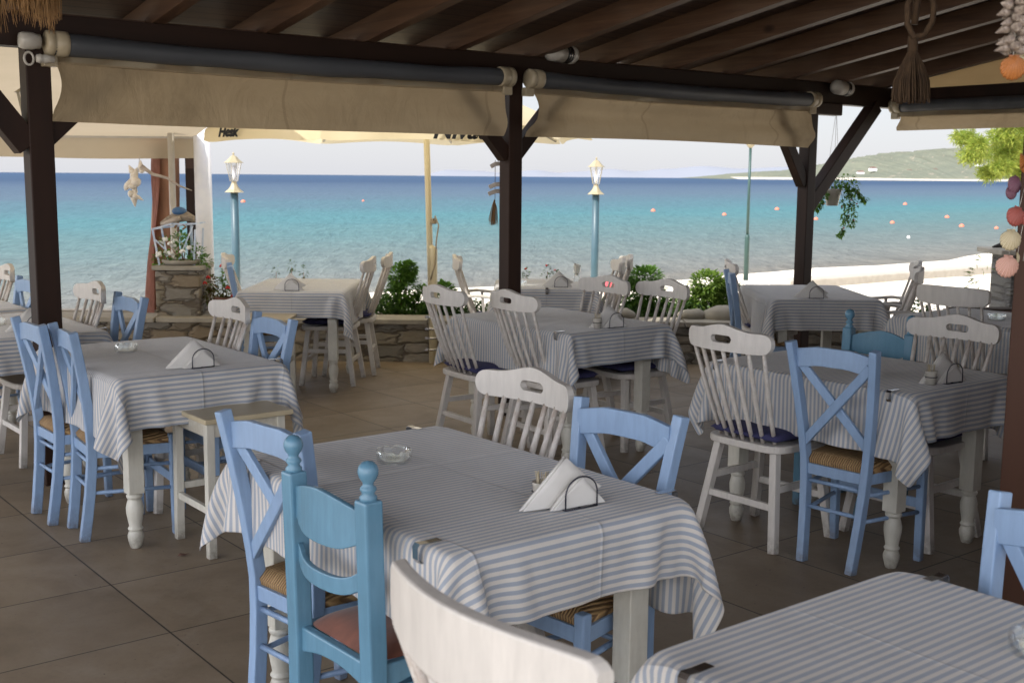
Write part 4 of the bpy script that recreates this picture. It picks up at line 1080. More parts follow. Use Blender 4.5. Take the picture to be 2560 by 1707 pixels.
# roller blinds -------------------------------------------------------
def blind(a0, a1, label, hem, seed, side=False):
    t = thing('roller_blind', label, 'blind', (0, 0, 0), YAW, 'rolled canvas blinds hanging from the pergola beams')
    rr = random.Random(seed)
    if not side:
        P = lambda s, o, z: Vector((a0 + (a1 - a0) * s, -(-6.015 + o), z)); ax = Vector((1, 0, 0))
    else:
        P = lambda s, o, z: Vector((8.90 - o, -(-6.05 + (a1 - a0) * s), z)); ax = Vector((0, -1, 0))
    N = 26
    b = MB(); pts = []; rs = []
    for i in range(N + 1):
        s = i / N; sag = .014 * math.sin(s * PI); pts.append(P(s, .01, 2.215 - sag + .002 * math.sin(s * 21))); rs.append(.052 + .0025 * math.sin(s * 13 + seed) + .0015 * math.sin(s * 37))
    b.tube(pts, rs, 16); b.build('rolled_vinyl', M['grey_vinyl'], t)
    b = MB(); b.path([P(i / N, -.02, 2.150 - .012 * math.sin(i / N * PI)) for i in range(N + 1)], .022, .046, tuple(ax.cross(Vector((0, 0, 1))))); b.build('bottom_bar', M['cream_plastic'], t, bevel=.008)
    # canvas
    nx, nz = 90, 12; vs = []; fs = []
    for i in range(nx + 1):
        s = i / nx
        for j in range(nz + 1):
            v = j / nz; edge = min(s, 1 - s) * abs(a1 - a0)
            curl = math.exp(-edge / .10) * .05 * math.sin(v * PI * .9)
            dro = (.030 if seed == 2 else .008) * math.sin(PI * min(1, max(0, (v - (s - .5) ** 2 * 2.2) * 1.6))) * math.sin(v * 7 + (s - .5) ** 2 * 14)
            o = -.035 + dro + .012 * math.sin(s * 9 + seed + v * 2.2) * v + .02 * math.sin(s * 3.1 + v * 3 + seed) * v * (1 - v) * 2 + curl + .010 * math.sin(s * 40 - v * 9) * v * math.exp(-edge / .5)
            pull = ((.035 if seed == 1 else .06) if s < .5 else .012) * math.exp(-edge / .12) * math.sin(min(1, v * 1.15) * PI) if edge < .5 else 0
            ss = s + (pull / abs(a1 - a0)) * (1 if s < .5 else -1)
            z = 2.185 + (hem(s) - 2.185) * v
            vs.append(P(ss, o, z))
    for i in range(nx):
        for j in range(nz): a = i * (nz + 1) + j; fs.append((a, a + nz + 1, a + nz + 2, a + 1))
    b.add(vs, fs, True); b.build('canvas', M['blind'], t)
    for s, q in ((0, -1), (1, 1)):
        c = P(s, .01, 2.218); e = ax * q
        b = MB(); b.lathe([(.060, -.055), (.062, -.04), (.062, 0), (.056, .006), (.056, .012), (.062, .016), (.061, .045), (.045, .052), (0, .052)], c - e * .02, 20, axis=e); b.build('end_cap', M['cream_plastic'], t)
        b = MB(); c2 = P(s, -.02, 2.135); b.box(c2 + e * .005, (.07, .05, .055), Matrix.Rotation(PI / 2 if side else 0, 3, 'Z')); b.build('bracket', M['cream_plastic'], t, bevel=.006)
    if not side and seed == 1:
        c = P(0, .01, 2.222)
        b = MB(); b.lathe([(.0, -.07), (.035, -.065), (.042, -.05), (.042, .0), (.036, .01), (.036, .03)], c - Vector((.085, 0, 0)), 14, axis=Vector((1, 0, 0))); b.build('gear_box', M['white_plastic'], t)
        b = MB(); cc = c + Vector((-.115, -.02, -.085)); b.tube([cc + Vector((.022 * math.cos(q), 0, .030 * math.sin(q))) for q in lin(0, 2 * PI, 15)], .006, 8, False); b.build('crank_eye', M['white_plastic'], t)
        b = MB(); b.lathe([(.0, 0), (.018, .002), (.024, .02), (.018, .03), (.022, .036), (.018, .06), (.018, .085)], c + Vector((-.085, -.03, -.083)), 14, axis=Vector((1, 0, 0))); b.build('tension_knob', M['white_plastic'], t)
    return t
blind(1.825, 4.65, 'long beige canvas blind under a dark roller, left of the middle post', lambda s: 1.845 - .004 * math.sin(s * 5), 1)
blind(4.84, 7.74, 'beige canvas blind between the middle and right posts, with sagging folds', lambda s: 1.85 + .012 * math.sin(s * PI) - .01 * s, 2)
blind(0, 4.4, 'beige canvas blind at the far right, on the side of the pergola', lambda s: 2.01 - .006 * s, 3, side=True)
# floodlights
def make_flood():
    t = thing('spotlight', '', 'spotlight', group='white tube spotlights under the rafters')
    b = MB(); b.lathe([(.012, 0), (.045, .03), (.047, .13)], (0, 0, 0), 20, axis=(0, 1, 0)); b.build('housing', M['white_plastic'], t)
    b = MB(); b.lathe([(.042, .13), (.042, .20)], (0, 0, 0), 20, axis=(0, 1, 0)); g = b.build('grille', M['plastic_dark'], t)
    b = MB()
    for z in (.145, .162, .179): b.lathe([(.047, z), (.047, z + .008)], (0, 0, 0), 20, axis=(0, 1, 0))
    b.build('louvre', M['chrome'], g)
    b = MB(); b.lathe([(.047, .195), (.048, .215), (.045, .232), (.0, .235)], (0, 0, 0), 20, axis=(0, 1, 0)); b.build('end_cap', M['white_plastic'], t)
    return t
P_fl = Proto(make_flood)
P_fl.place(AB(4.98, -6.02, 2.40), YAW - PI / 2 + .25, 'white tube spotlight above the middle of the beam', scale=1.25)
P_fl.place(AB(7.98, -6.00, 2.33), YAW - PI / 2 + .25, 'white tube spotlight above the right post', scale=1.25)

# ------------------------------------------------------------------ hanging ornaments
def rope_tassel():
    t = thing('rope_tassel', 'dark brown rope with a big knot and tassel hanging from the rafters', 'tassel', (1.515, 4.52, 0))
    zt = zr(4.52 * DB.y + 1.515 * DB.x) - .02
    b = MB(); b.tube([(-.02, 0, zt), (-.018, 0, 2.6), (-.005, 0, 2.3), (-.01, .005, 2.17)], .0135, 10)
    b.tube([(-.02, -.01, 2.30), (-.048, -.02, 2.24), (-.045, -.02, 2.17), (-.02, -.02, 2.125), (.02, -.02, 2.13), (.05, -.015, 2.18), (.055, -.01, 2.24), (.04, 0, 2.30), (.02, 0, 2.32)], .0115, 10)
    b.tube([(-.015, 0, 2.13), (-.012, 0, 2.06)], .019, 10); b.build('rope', M['rope'], t)
    b = MB(); rr = random.Random(1)
    for k in range(230):
        a = rr.uniform(0, 6.28); q = rr.uniform(.3, 1) ** .5; l = rr.uniform(.88, 1.03)
        p = [(-.012 + .012 * math.cos(a), .012 * math.sin(a), 2.08), (-.012 + .042 * q * math.cos(a), .042 * q * math.sin(a), 2.02), (-.012 + .066 * q * math.cos(a), .066 * q * math.sin(a), 1.96), (-.012 + .07 * q * math.cos(a + .06), .07 * q * math.sin(a), 2.08 - .195 * l)]
        b.tube(p, .0026, 4, False)
    b.build('tassel', M['rope'], t)
rope_tassel()

def cone_shell(b, c, d, L, r, seg=7):
    d = Vector(d).normalized(); prof = [(0, -L * .45), (r * .7, -L * .33), (r, -L * .12), (r * .82, L * .04), (r * .74, L * .07), (r * .55, L * .22), (r * .50, L * .25), (r * .28, L * .40), (0, L * .56)]
    b.lathe(prof, c, seg, axis=d)
def shell_garland():
    t = thing('shell_garland', 'thick string of small pointed shells ending in an orange scallop, top right corner', 'shell garland', (.925, 2.22, 0))
    zt = zr(2.22 * DB.y + .925 * DB.x); rr = random.Random(4)
    b = MB(); b.tube([(0, 0, 1.8), (0, 0, zt)], .0015, 5); b.tube([(.03, 0, zt), (.052, 0, 1.97), (.06, 0, 1.90)], .002, 5); b.build('string', M['white_plastic'], t)
    z = 1.835
    while z < 2.12:
        for k in range(5):
            a = rr.uniform(0, .9) + k * 1.257; q = .016 + .004 * rr.random()
            d = Vector((math.cos(a), math.sin(a), rr.uniform(-.45, .35)))
            bb = MB(); cone_shell(bb, Vector((0, 0, 0)), d, rr.uniform(.028, .036), rr.uniform(.0085, .011)); o = bb.build('small_shell', M['shell_small'], t)
            o.location = (q * math.cos(a), q * math.sin(a), z + rr.uniform(-.004, .004))
        z += .0165
    o = scallop_mesh(M['shell_orange'], .022, t); o.location = (-.004, -.012, 1.822); o.rotation_euler = (R(8), 0, 0)
    o = scallop_mesh(M['shell_cream'], .018, t); o.location = (.014, .005, 1.826); o.rotation_euler = (0, R(15), R(-50))
def scallop_mesh(mat, r, parent=None, name='scallop_shell'):
    """ribbed fan shell hanging from its hinge at the origin, facing -y"""
    vs = []; fs = []; nr, na = 10, 60; uv = []
    c_ = .93 * r; R1 = 1.06 * r
    for i in range(nr + 1):
        k = i / nr
        for j in range(na + 1):
            u = -1 + 2 * j / na; ph_ = u * R(66); rib = math.cos(j * PI * 2 / 5)
            edge = c_ * math.cos(ph_) + math.sqrt(R1 * R1 - (c_ * math.sin(ph_)) ** 2)
            if abs(u) > .86: edge *= 1 - .35 * ((abs(u) - .86) / .14) ** 2
            rad = edge * k * (1 + .022 * rib * k)
            dome = r * .46 * math.sin(min(1, k) ** .8 * PI * .96) ** .75 * math.cos(u * 1.35) + .022 * r * rib * k
            vs.append((math.sin(ph_) * rad, -dome, -math.cos(ph_) * rad)); uv.append((u, k))
    for i in range(nr):
        for j in range(na): a = i * (na + 1) + j; fs.append((a, a + 1, a + na + 2, a + na + 1))
    b = MB(); b.add(vs, fs, True)
    b.add([(-r * .45, 0, r * .02), (r * .45, 0, r * .02), (r * .36, -r * .04, -r * .28), (-r * .36, -r * .04, -r * .28)], [(0, 1, 2, 3)])
    uv += [(0, 0)] * 4
    o = b.build(name, mat, parent)
    lay = o.data.uv_layers.new(name='UVMap')
    for lp in o.data.loops: lay.data[lp.index].uv = uv[lp.vertex_index]
    sd = o.modifiers.new('t', 'SOLIDIFY'); sd.thickness = .0018
    return o
shell_garland()
def scallop_string():
    t = thing('scallop_mobile', 'string of orange, purple, red, cream and pink scallop shells beside the near post', 'shell mobile', (1.395, 3.25, 0))
    Y = 3.25
    def zz(py): return 1.594 + (461 - py) / 2922 * Y
    b = MB()
    for x0, x1 in ((.03, -.012), (.045, .012), (.05, .03)): b.tube([(x0, .0, zz(300)), (x0 - .004, 0, zz(420)), (x1, 0, zz(600)), (x1 - .006, 0, zz(660))], .0009, 4)
    b.build('string', M['white_plastic'], t)
    b = MB(); b.tube([(.07, .01, zz(200)), (.045, 0, zz(300)), (.05, 0, zz(345)), (.085, 0, zz(350))], .012, 8); b.build('driftwood_hanger', M['rope'], t)
    for nm, px, py, r, ry, rx, rz in (('orange', 2532, 398, .020, 30, 0, 60), ('orange', 2552, 410, .019, 0, 0, -35), ('purple', 2526, 452, .024, 25, 0, 25), ('purple', 2548, 466, .022, 12, 0, 60), ('purple', 2520, 478, .018, 35, 0, 20),
                                      ('red', 2530, 526, .027, 18, 0, 14), ('red', 2548, 536, .019, -10, 0, -30), ('cream', 2520, 582, .029, 2, 0, 8), ('cream', 2538, 640, .016, -10, 0, 70), ('pink', 2514, 646, .0305, 6, 0, 4)):
        o = scallop_mesh(M['shell_' + nm], r, t); X = (px - 1280) / 2922 * Y - 1.395; o.location = (X, -.01 * (nm in ('pink', 'red')), zz(py)); o.rotation_euler = (R(rx), R(ry), R(rz))
scallop_string()
def raffia_shade():
    t = thing('raffia_shade', 'shaggy raffia shade with hanging white shells in the top left corner', 'lampshade', (-1.50, 3.55, 0))
    rr = random.Random(6); b = MB()
    for k in range(520):
        a = rr.uniform(0, 6.28); r0 = .11 + rr.uniform(0, .03); l = rr.uniform(.0, .05) - .018 * math.sin(a * 5)
        p = [(.06 * math.cos(a), .06 * math.sin(a), 2.28), (r0 * math.cos(a), r0 * math.sin(a), 2.20), ((r0 + .012) * math.cos(a + rr.uniform(-.08, .08)), (r0 + .012) * math.sin(a), 2.12), ((r0 + .012) * math.cos(a + rr.uniform(-.15, .15)), (r0 + .012) * math.sin(a), 2.055 - l + .02)]
        b.tube(p, [.0022, .0022, .0018, .0006], 3, False)
    b.build('raffia_fringe', M['straw'], t)
    b = MB(); zt = zr(3.55 * DB.y - 1.5 * DB.x); b.tube([(0, 0, 2.25), (0, 0, zt)], .004, 6); b.lathe([(.05, 2.24), (.06, 2.25), (.05, 2.28), (.0, 2.29)], (0, 0, 0), 12); b.build('cord', M['rope'], t)
    for x, y, z, r in ((.05, -.13, 2.115, .02), (.075, -.125, 2.10, .017), (.02, -.13, 2.14, .022)):
        bb = MB(); cone_shell(bb, (x, y, z), (rr.uniform(-.3, .3), -.3, 1), .045, r); bb.build('shell', M['shell_white'], t)
raffia_shade()
def post_ornament():
    t = thing('tassel_ornament', 'dried starfish and straw tassel hanging beside the middle post', 'ornament', AB(4.79, -6.24))
    b = MB(); b.tube([(-.05, 0, 1.70), (-.05, 0, 1.42)], .002, 5); b.build('string', M['rope'], t)
    for z, s in ((1.665, .03), (1.53, .04), (1.485, .045)):
        b = MB(); b.path([(-.05 - s, 0, z - .01), (-.05, -.004, z + .008), (-.05 + s, 0, z + .012)], .008, .028, (0, 1, 0)); b.build('driftwood_piece', M['driftwood'], t, bevel=.003)
    b = MB(); rr = random.Random(2)
    for k in range(60):
        a = rr.uniform(0, 6.28); q = rr.random(); b.tube([(-.055, 0, 1.44), (-.055 + .02 * q * math.cos(a), .02 * q * math.sin(a), 1.38), (-.06 + .032 * q * math.cos(a), .03 * q * math.sin(a), 1.285 + rr.uniform(-.02, .02))], .0016, 3, False)
    b.build('straw_tassel', M['straw'], t)
post_ornament()

# ------------------------------------------------------------------ foliage helper
def leaves(b, rr, n, fn, size, droop=.2, asp=.5, up=0):
    """n folded leaf blades placed by fn(rr)->(pos, outward dir)"""
    for _ in range(n):
        p, d = fn(rr); d = (Vector(d) + Vector((rr.uniform(-.5, .5), rr.uniform(-.5, .5), rr.uniform(-.5, .5) + up))).normalized()
        s = size * rr.uniform(.6, 1.25); sd = d.cross(Vector((rr.uniform(-.3, .3), rr.uniform(-.3, .3), 1))).normalized() * s * asp * .5
        n_ = sd.cross(d).normalized(); tip = Vector(p) + d * s - Vector((0, 0, s * droop)); md = Vector(p) + d * s * .5 + n_ * s * .05
        b.add([p, md + sd, tip, md - sd, md - n_ * s * .10], [(0, 1, 4), (1, 2, 4), (2, 3, 4), (3, 0, 4)], True)
def blob_fn(lobes):
    def f(rr):
        c, r = rr.choice(lobes); v = Vector((rr.gauss(0, 1), rr.gauss(0, 1), rr.gauss(0, 1))).normalized(); q = rr.uniform(.45, 1) ** .6
        return Vector(c) + Vector((v.x * r[0], v.y * r[1], v.z * r[2])) * q, v
    return f
def shrub(name, label, cat, loc, lobes, n, size, mat, asp=.5, stems=True, seed=1, group=None, bloom=None):
    t = thing(name, label, cat, loc, 0, group); rr = random.Random(seed)
    b = MB(); leaves(b, rr, n, blob_fn(lobes), size, .2, asp); b.build('foliage', mat, t)
    if stems:
        b = MB()
        for c, r in lobes: b.tube([(c[0] * .1, c[1] * .1, -.02), (c[0] * .5, c[1] * .5, c[2] * .5), c], [.008, .006, .002], 5)
        b.build('stem', M['leaf_dark'] if 0 else M['bark'], t)
    if bloom:
        for (x, y, z, r, m_) in bloom:
            b = MB()
            for k in range(7):
                a = k * .9 + rr.random(); b.ball((x + r * .6 * math.cos(a), y + r * .6 * math.sin(a), z + rr.uniform(-.3, .3) * r), r * .5, 6, 4)
            b.build('blossom', M[m_], t)
    return t
GY = 10.55
BD = (.28)
def bx(px): return (px - 1280) / 2922 * GY
shrub('basil_bush', 'tall bright green bush rising from the planter left of the cream parasol pole', 'bush', (bx(1003), GY, BD), [((-.02, 0, .42), (.11, .10, .10)), ((.03, .02, .30), (.14, .11, .13)), ((-.05, -.02, .20), (.12, .10, .12)), ((.06, 0, .47), (.06, .06, .07)), ((0, 0, .10), (.11, .1, .1))], 2600, .05, M['leaf'], seed=2)
shrub('planter_bush', 'low green bush behind the foot of the cream parasol pole', 'bush', (bx(1085), GY, BD), [((-.05, 0, .2), (.14, .12, .12)), ((.08, 0, .24), (.11, .1, .12)), ((0, 0, .08), (.2, .1, .1))], 2000, .05, M['leaf'], seed=3)
shrub('planter_bush', 'green bush between the two white slotted chairs of the middle table', 'bush', (bx(1612), GY, BD), [((0, 0, .40), (.16, .12, .11)), ((-.06, 0, .26), (.14, .12, .13)), ((.07, 0, .24), (.14, .12, .13)), ((0, 0, .08), (.18, .12, .12))], 3600, .052, M['leaf'], seed=4)
shrub('planter_bush', 'yellow-green bush just left of the light blue chair near the right post', 'bush', (bx(1765), GY, BD), [((.02, 0, .36), (.16, .12, .12)), ((.0, 0, .2), (.24, .14, .15)), ((-.12, 0, .1), (.2, .12, .13)), ((.14, .02, .28), (.12, .1, .12))], 4200, .050, M['leaf_lime'], seed=5)
shrub('planter_bush', 'dark leafy bush right of the light blue chair near the right post', 'bush', (bx(1840), GY + .1, BD), [((0, 0, .2), (.14, .12, .15)), ((.1, 0, .1), (.12, .12, .12))], 1500, .05, M['leaf_dark'], seed=6)
b = MB(); rr = random.Random(9)
def gc(r_):
    x = r_.uniform(bx(930), bx(1230)) if r_.random() < .45 else r_.uniform(bx(1480), bx(1930)); return Vector((x, GY + r_.uniform(-.22, .3), BD + r_.uniform(0, .17) + .04 * math.sin(x * 9))), Vector((0, -.3, .6))
leaves(b, rr, 7000, gc, .05, .3, .6); gcov = b.build('ground_cover', M['leaf_dark']); tag(gcov, 'dark green ground cover filling the planting bed', 'ground cover', kind='stuff')
# seaside flowers seen above the far small table
for i, (px, z, mt) in enumerate(((1310, .47, 'flower_red'), (1362, .50, 'flower_red'), (1383, .46, 'flower_pink'))):
    shrub('flowering_plant', ['thin flowering stem left of the napkins on the small table', 'thin stem with a red bloom beside the napkins on the small table', 'thin stem with a pink bloom left of the drinking glass'][i], 'plant', (bx(px), GY, BD), [((0, 0, z - .1), (.05, .05, .07)), ((.02, 0, z - .03), (.03, .03, .05))], 60, .028, M['leaf_dark'], seed=20 + i, bloom=[(.01, -.02, z + .02, .012, mt)])
# thin dark sprigs behind the left table
for i, px in enumerate((688, 727, 757)):
    shrub('sprig', ['dark sprig above the far table edge, left of its napkins', 'dark sprig right behind the napkins on the table by the wall', 'dark sprig above the far table edge, right of its napkins'][i], 'plant', (bx(px), GY, BD), [((0, 0, .44 + .05 * (i == 1)), (.03, .03, .06))], 26, .03, M['leaf_dark'], seed=30 + i)
# boulders on the bed
for i, (px, s) in enumerate(((1545, .10), (1800, .16), (1720, .10))):
    b = MB(); b.ball((0, 0, .04), s, 12, 8, (1.3, .8, .55)); o = b.build('boulder', M['cap_stone'], None, loc=(bx(px), GY - .32, BD + .08)); tag(o, ['round boulder at the left of the right planter', 'large flat boulder under the yellow-green bush', 'small boulder beside the yellow-green bush'][i], 'rock')
    ds = o.modifiers.new('d', 'DISPLACE'); tx = bpy.data.textures.new('rock', 'CLOUDS'); tx.noise_scale = .12; ds.texture = tx; ds.strength = .05

# ------------------------------------------------------------------ stone pillar with lantern, bird and flowers
PX, PY = -2.90, 10.28
pl = thing('stone_pillar', 'dry stone pillar with a slab cap left of the table by the wall', 'pillar', (PX, PY, 0))
b = MB(); b.box((0, 0, .36), (.385, .40, .80)); b.build('shaft', M['stone'], pl, bevel=.012)
b = MB(); b.box((0, 0, .785), (.43, .44, .04)); b.build('cap', M['cap_stone'], pl, bevel=.008)
t = thing('metal_lantern', 'open white and blue metal lantern frame on top of the stone pillar', 'lantern', (PX - .02, PY, .806))
for i, (x0, x1) in enumerate(((-.15, -.20), (.15, .17))):
    for y in (-.13, .13):
        b = MB(); b.path([(x0, y, 0), (x1, y, .31)], .014, .014); b.build('leg', M['lantern_metal'], t)
b = MB(); b.path([(-.20, -.13, .31), (-.02, -.13, .36)], .014, .014); b.path([(-.03, -.13, .355), (.19, -.13, .36)], .014, .014); b.path([(-.20, .13, .31), (.19, .13, .36)], .014, .014); b.path([(-.20, -.13, .31), (-.20, .13, .31)], .014, .014); b.path([(.18, -.13, .36), (.18, .13, .36)], .014, .014)
b.path([(-.18, -.13, .22), (-.10, -.13, .14)], .010, .010); b.path([(.02, -.13, .05), (.15, -.13, .34)], .010, .010); b.path([(.10, .0, .0), (.10, .0, .34)], .02, .01); b.build('frame', M['lantern_metal'], t)
t = thing('bird_figure', 'wooden bird figure with a blue head perched on the lantern frame', 'figurine', (PX, PY - .06, 1.165))
b = MB(); b.tube([(-.17, 0, .0), (-.10, 0, .03), (-.02, 0, .055), (.06, 0, .06), (.11, 0, .04), (.12, 0, .01)], [.008, .030, .048, .045, .032, .012], 12); b.build('body', M['bird_body'], t)
b = MB(); b.tube([(-.16, -.03, -.01), (-.06, -.05, .02), (.02, -.05, .05)], [.008, .025, .02], 8); b.build('wing', M['driftwood'], t)
b = MB(); b.ball((0, -.01, .105), .062, 14, 10, (1.05, .9, .6)); b.build('head', M['bird_blue'], t)
b = MB(); b.tube([(.03, -.02, -.01), (.06, -.03, -.03), (.03, -.03, -.05)], .010, 6); b.tube([(-.02, -.02, -.01), (-.04, -.03, -.04)], .010, 6); b.build('claw', M['straw'], t)
fl_ = [(random.Random(k * 7 + 1).uniform(-.17, .10), random.Random(k * 5 + 2).uniform(-.19, -.04), random.Random(k * 3 + 3).uniform(.05, .27), .026, 'flower_white') for k in range(17)]
shrub('white_petunias', 'white petunias spilling over the top of the stone pillar', 'flowers', (PX, PY, .806), [((-.08, -.08, .15), (.13, .1, .11)), ((.04, -.06, .14), (.12, .1, .12)), ((.15, -.08, .08), (.08, .08, .09)), ((-.17, -.1, .04), (.07, .06, .07)), ((.0, -.05, .22), (.07, .06, .06)), ((.2, -.05, .03), (.06, .06, .05))], 620, .040, M['leaf'], seed=12, bloom=fl_)
b = MB(); b.lathe([(.10, 0), (.13, .02), (.135, .045), (.12, .045), (.09, .02)], (0, 0, 0), 16, sx=1.25); tag(b.build('stone_bowl', M['cap_stone'], None, loc=(PX + .01, PY - .09, .806)), 'shallow stone bowl under the white petunias', 'bowl')

# geranium pot on the wall
t = thing('geranium_pot', 'dark terracotta pot of drying red geraniums on the wall right of the stone pillar', 'potted plant', (-2.53, 10.20, .368))
b = MB(); b.lathe([(.045, 0), (.075, .03), (.092, .08), (.086, .12), (.074, .138), (.084, .145), (.084, .158), (.07, .158), (.065, .13)], (0, 0, 0), 20); b.build('pot', M['terracotta'], t)
b = MB(); rr = random.Random(8); leaves(b, rr, 330, blob_fn([((-.02, 0, .24), (.09, .08, .10)), ((.05, 0, .2), (.08, .08, .06)), ((-.10, 0, .27), (.05, .05, .08)), ((-.13, 0, .17), (.04, .04, .05))]), .038, .3, .7); b.build('foliage', M['leaf_autumn'], t)
b = MB(); leaves(b, rr, 160, blob_fn([((.02, 0, .32), (.05, .05, .09)), ((.06, 0, .28), (.06, .05, .06))]), .04, .1, .3); b.build('green_foliage', M['leaf'], t)
b = MB()
for x, z in ((.0, .43), (-.12, .33), (-.15, .28), (.09, .17), (.05, .24)):
    for k in range(6): b.ball((x + .012 * math.cos(k), -.05 + .01 * math.sin(k), z + .006 * (k % 3)), .009, 6, 4)
b.build('blossom', M['flower_red'], t)
b = MB(); b.tube([(0, 0, .12), (-.01, 0, .3), (0, -.03, .43)], .004, 5); b.tube([(0, 0, .12), (-.08, 0, .24), (-.14, -.02, .3)], .004, 5); b.build('stem', M['leaf'], t)

# tree trunk wrapped in a red net, white awning posts ------------------
t = thing('tree_trunk', 'reddish tree trunk behind the stone pillar', 'tree', (-3.36, 11.15, 0))
b = MB(); b.tube([(-.02, .1, -.5), (0, .1, .4), (.02, .08, .9), (.06, .05, 1.4), (.09, 0, 2.1)], [.17, .15, .135, .125, .12], 16); b.build('trunk', M['bark'], t)
nt = thing('fishing_net', 'red fishing net draped down the tree trunk behind the pillar', 'net', (-3.32, 11.0, 0)); b = MB(); vs = []; fs = []
NN = 14
for i in range(NN):
    a = i / (NN - 1)
    for j in range(20):
        v = j / 19; w_ = .09 + .055 * v + .02 * math.sin(v * 9 + a * 3); ang = PI * (.90 + .48 * a)
        vs.append((math.cos(ang) * (w_ + .015 * math.sin(a * 24 + v * 3)) + .085 * (1 - v) - .03, math.sin(ang) * (w_ * .9) + .10, 1.86 - v * 1.75))
for i in range(NN - 1):
    for j in range(19): a = i * 20 + j; fs.append((a, a + 20, a + 21, a + 1))
b.add(vs, fs, True); b.build('net_sheet', M['red_net'], nt)
b = MB(); b.lathe([(.078, -.45), (.078, 2.1)], (-2.88, 10.95, 0), 20); tag(b.build('awning_post', M['white_fabric'], None), 'thick cream metal post at the right end of the white awning', 'post')
b = MB(); b.lathe([(.030, -.45), (.030, 2.1)], (-3.11, 10.75, 0), 14); tag(b.build('downpipe', M['white_plastic'], None), 'thin white pipe in front of the tree trunk behind the pillar', 'pipe')
b = MB(); b.box((-3.05, 11.25, .75), (.12, .12, 2.6)); tag(b.build('timber_post', M['dark_wood'], None), 'dark timber post between the white pipe and the cream post', 'post')

# white awning beyond the left post
t = thing('white_awning', 'white canvas awning with a straight valance beyond the left post', 'awning', (0, 0, 0))
def awn(u, v):   # u 0..1 from left to right, v 0..1 from the restaurant side to the seaward edge
    L0, L1 = Vector((-5.6, 3.9, 2.34)), Vector((-10.5, 11.0, 1.93)); R0, R1 = Vector((-1.30, 7.28, 2.33)), Vector((-2.96, 11.0, 1.93))
    p = (L0.lerp(L1, v)).lerp(R0.lerp(R1, v), u); p.z -= .035 * math.sin(u * PI * 5) ** 2 * math.sin(v * PI); return p
b = MB(); vs = []; fs = []; nu, nv = 40, 14
for i in range(nu + 1):
    for j in range(nv + 1): vs.append(awn(i / nu, j / nv))
for i in range(nu):
    for j in range(nv): a = i * (nv + 1) + j; fs.append((a, a + nv + 1, a + nv + 2, a + 1))
b.add(vs, fs, True); b.build('canopy', M['awning'], t)
b = MB(); vs = []; fs = []
for i in range(81):
    u = i / 80; p = awn(u, 1)
    for j in range(6):
        v = j / 5; vs.append(p + Vector((0, .02 * math.sin(u * 60) * v, -.005 - (.195 + .006 * math.sin(u * 23)) * v)))
for i in range(80):
    for j in range(5): a = i * 6 + j; fs.append((a, a + 6, a + 7, a + 1))
b.add(vs, fs, True); b.build('valance', M['awning'], t)
b = MB(); b.path([awn(0, 1) + Vector((0, -.02, .0)), awn(1, 1) + Vector((0, -.02, 0))], .03, .03, (0, 1, 0)); b.build('front_bar', M['white_plastic'], t)

# driftwood mobile hanging left of the pillar
t = thing('driftwood_mobile', 'string of bleached shells and driftwood hanging left of the pillar', 'ornament', (-3.37, 10.6, 0)); rr = random.Random(3)
b = MB(); b.tube([(.02, 0, 1.75), (.0, 0, 1.60), (-.03, 0, 1.35)], .003, 5); b.build('string', M['white_plastic'], t)
for x, z, l, r, d in ((.03, 1.66, .07, .02, (0, 0, 1)), (.04, 1.62, .06, .02, (1, 0, .3)), (-.03, 1.58, .10, .028, (.4, 0, 1)), (-.06, 1.62, .07, .022, (-.5, 0, 1)), (-.09, 1.50, .12, .022, (.6, 0, 1)), (-.02, 1.53, .10, .035, (-.4, 0, 1)), (-.05, 1.485, .06, .028, (0, 0, 1)), (-.04, 1.44, .07, .022, (.2, 0, 1)), (-.06, 1.41, .06, .028, (1, 0, .2)), (-.03, 1.395, .06, .022, (0, 0, 1)), (-.05, 1.355, .09, .024, (.1, 0, -1)), (.0, 1.375, .07, .014, (1, 0, -.6))):
    bb = MB(); cone_shell(bb, (x, rr.uniform(-.02, .02), z), d, l * 1.35, r * 1.35, 9); bb.build('shell', M['shell_white'], t)
b = MB(); b.tube([(0, 0, 0), (.10, -.01, -.07), (.22, 0, -.10), (.33, .0, -.17), (.44, 0, -.21)], [.020, .015, .012, .009, .004], 8)
tag(b.build('driftwood_stick', M['driftwood'], None, loc=(-3.29, 10.45, 1.655)), 'crooked grey driftwood stick in front of the cream awning post', 'driftwood')
# wall lantern glimpsed left of the post
t = thing('hanging_lantern', 'small white lantern half hidden by the left post', 'lantern', (-2.76, 6.75, 0))
b = MB(); b.lathe([(.0, 2.13), (.012, 2.10), (.03, 2.07), (.07, 2.045), (.075, 2.04)], (0, 0, 0), 6, smooth=False); b.build('roof', M['white_metal'], t)
for k in range(6):
    a = k * PI / 3; b = MB(); b.path([(.055 * math.cos(a), .055 * math.sin(a), 2.04), (.032 * math.cos(a), .032 * math.sin(a), 1.92)], .006, .006); b.build('bar', M['white_metal'], t)
b = MB(); b.lathe([(.0, 1.88), (.02, 1.90), (.036, 1.92), (.0, 1.925)], (0, 0, 0), 6, smooth=False); b.tube([(0, 0, 2.12), (0, 0, 2.34)], .004, 5); b.build('base', M['white_metal'], t)

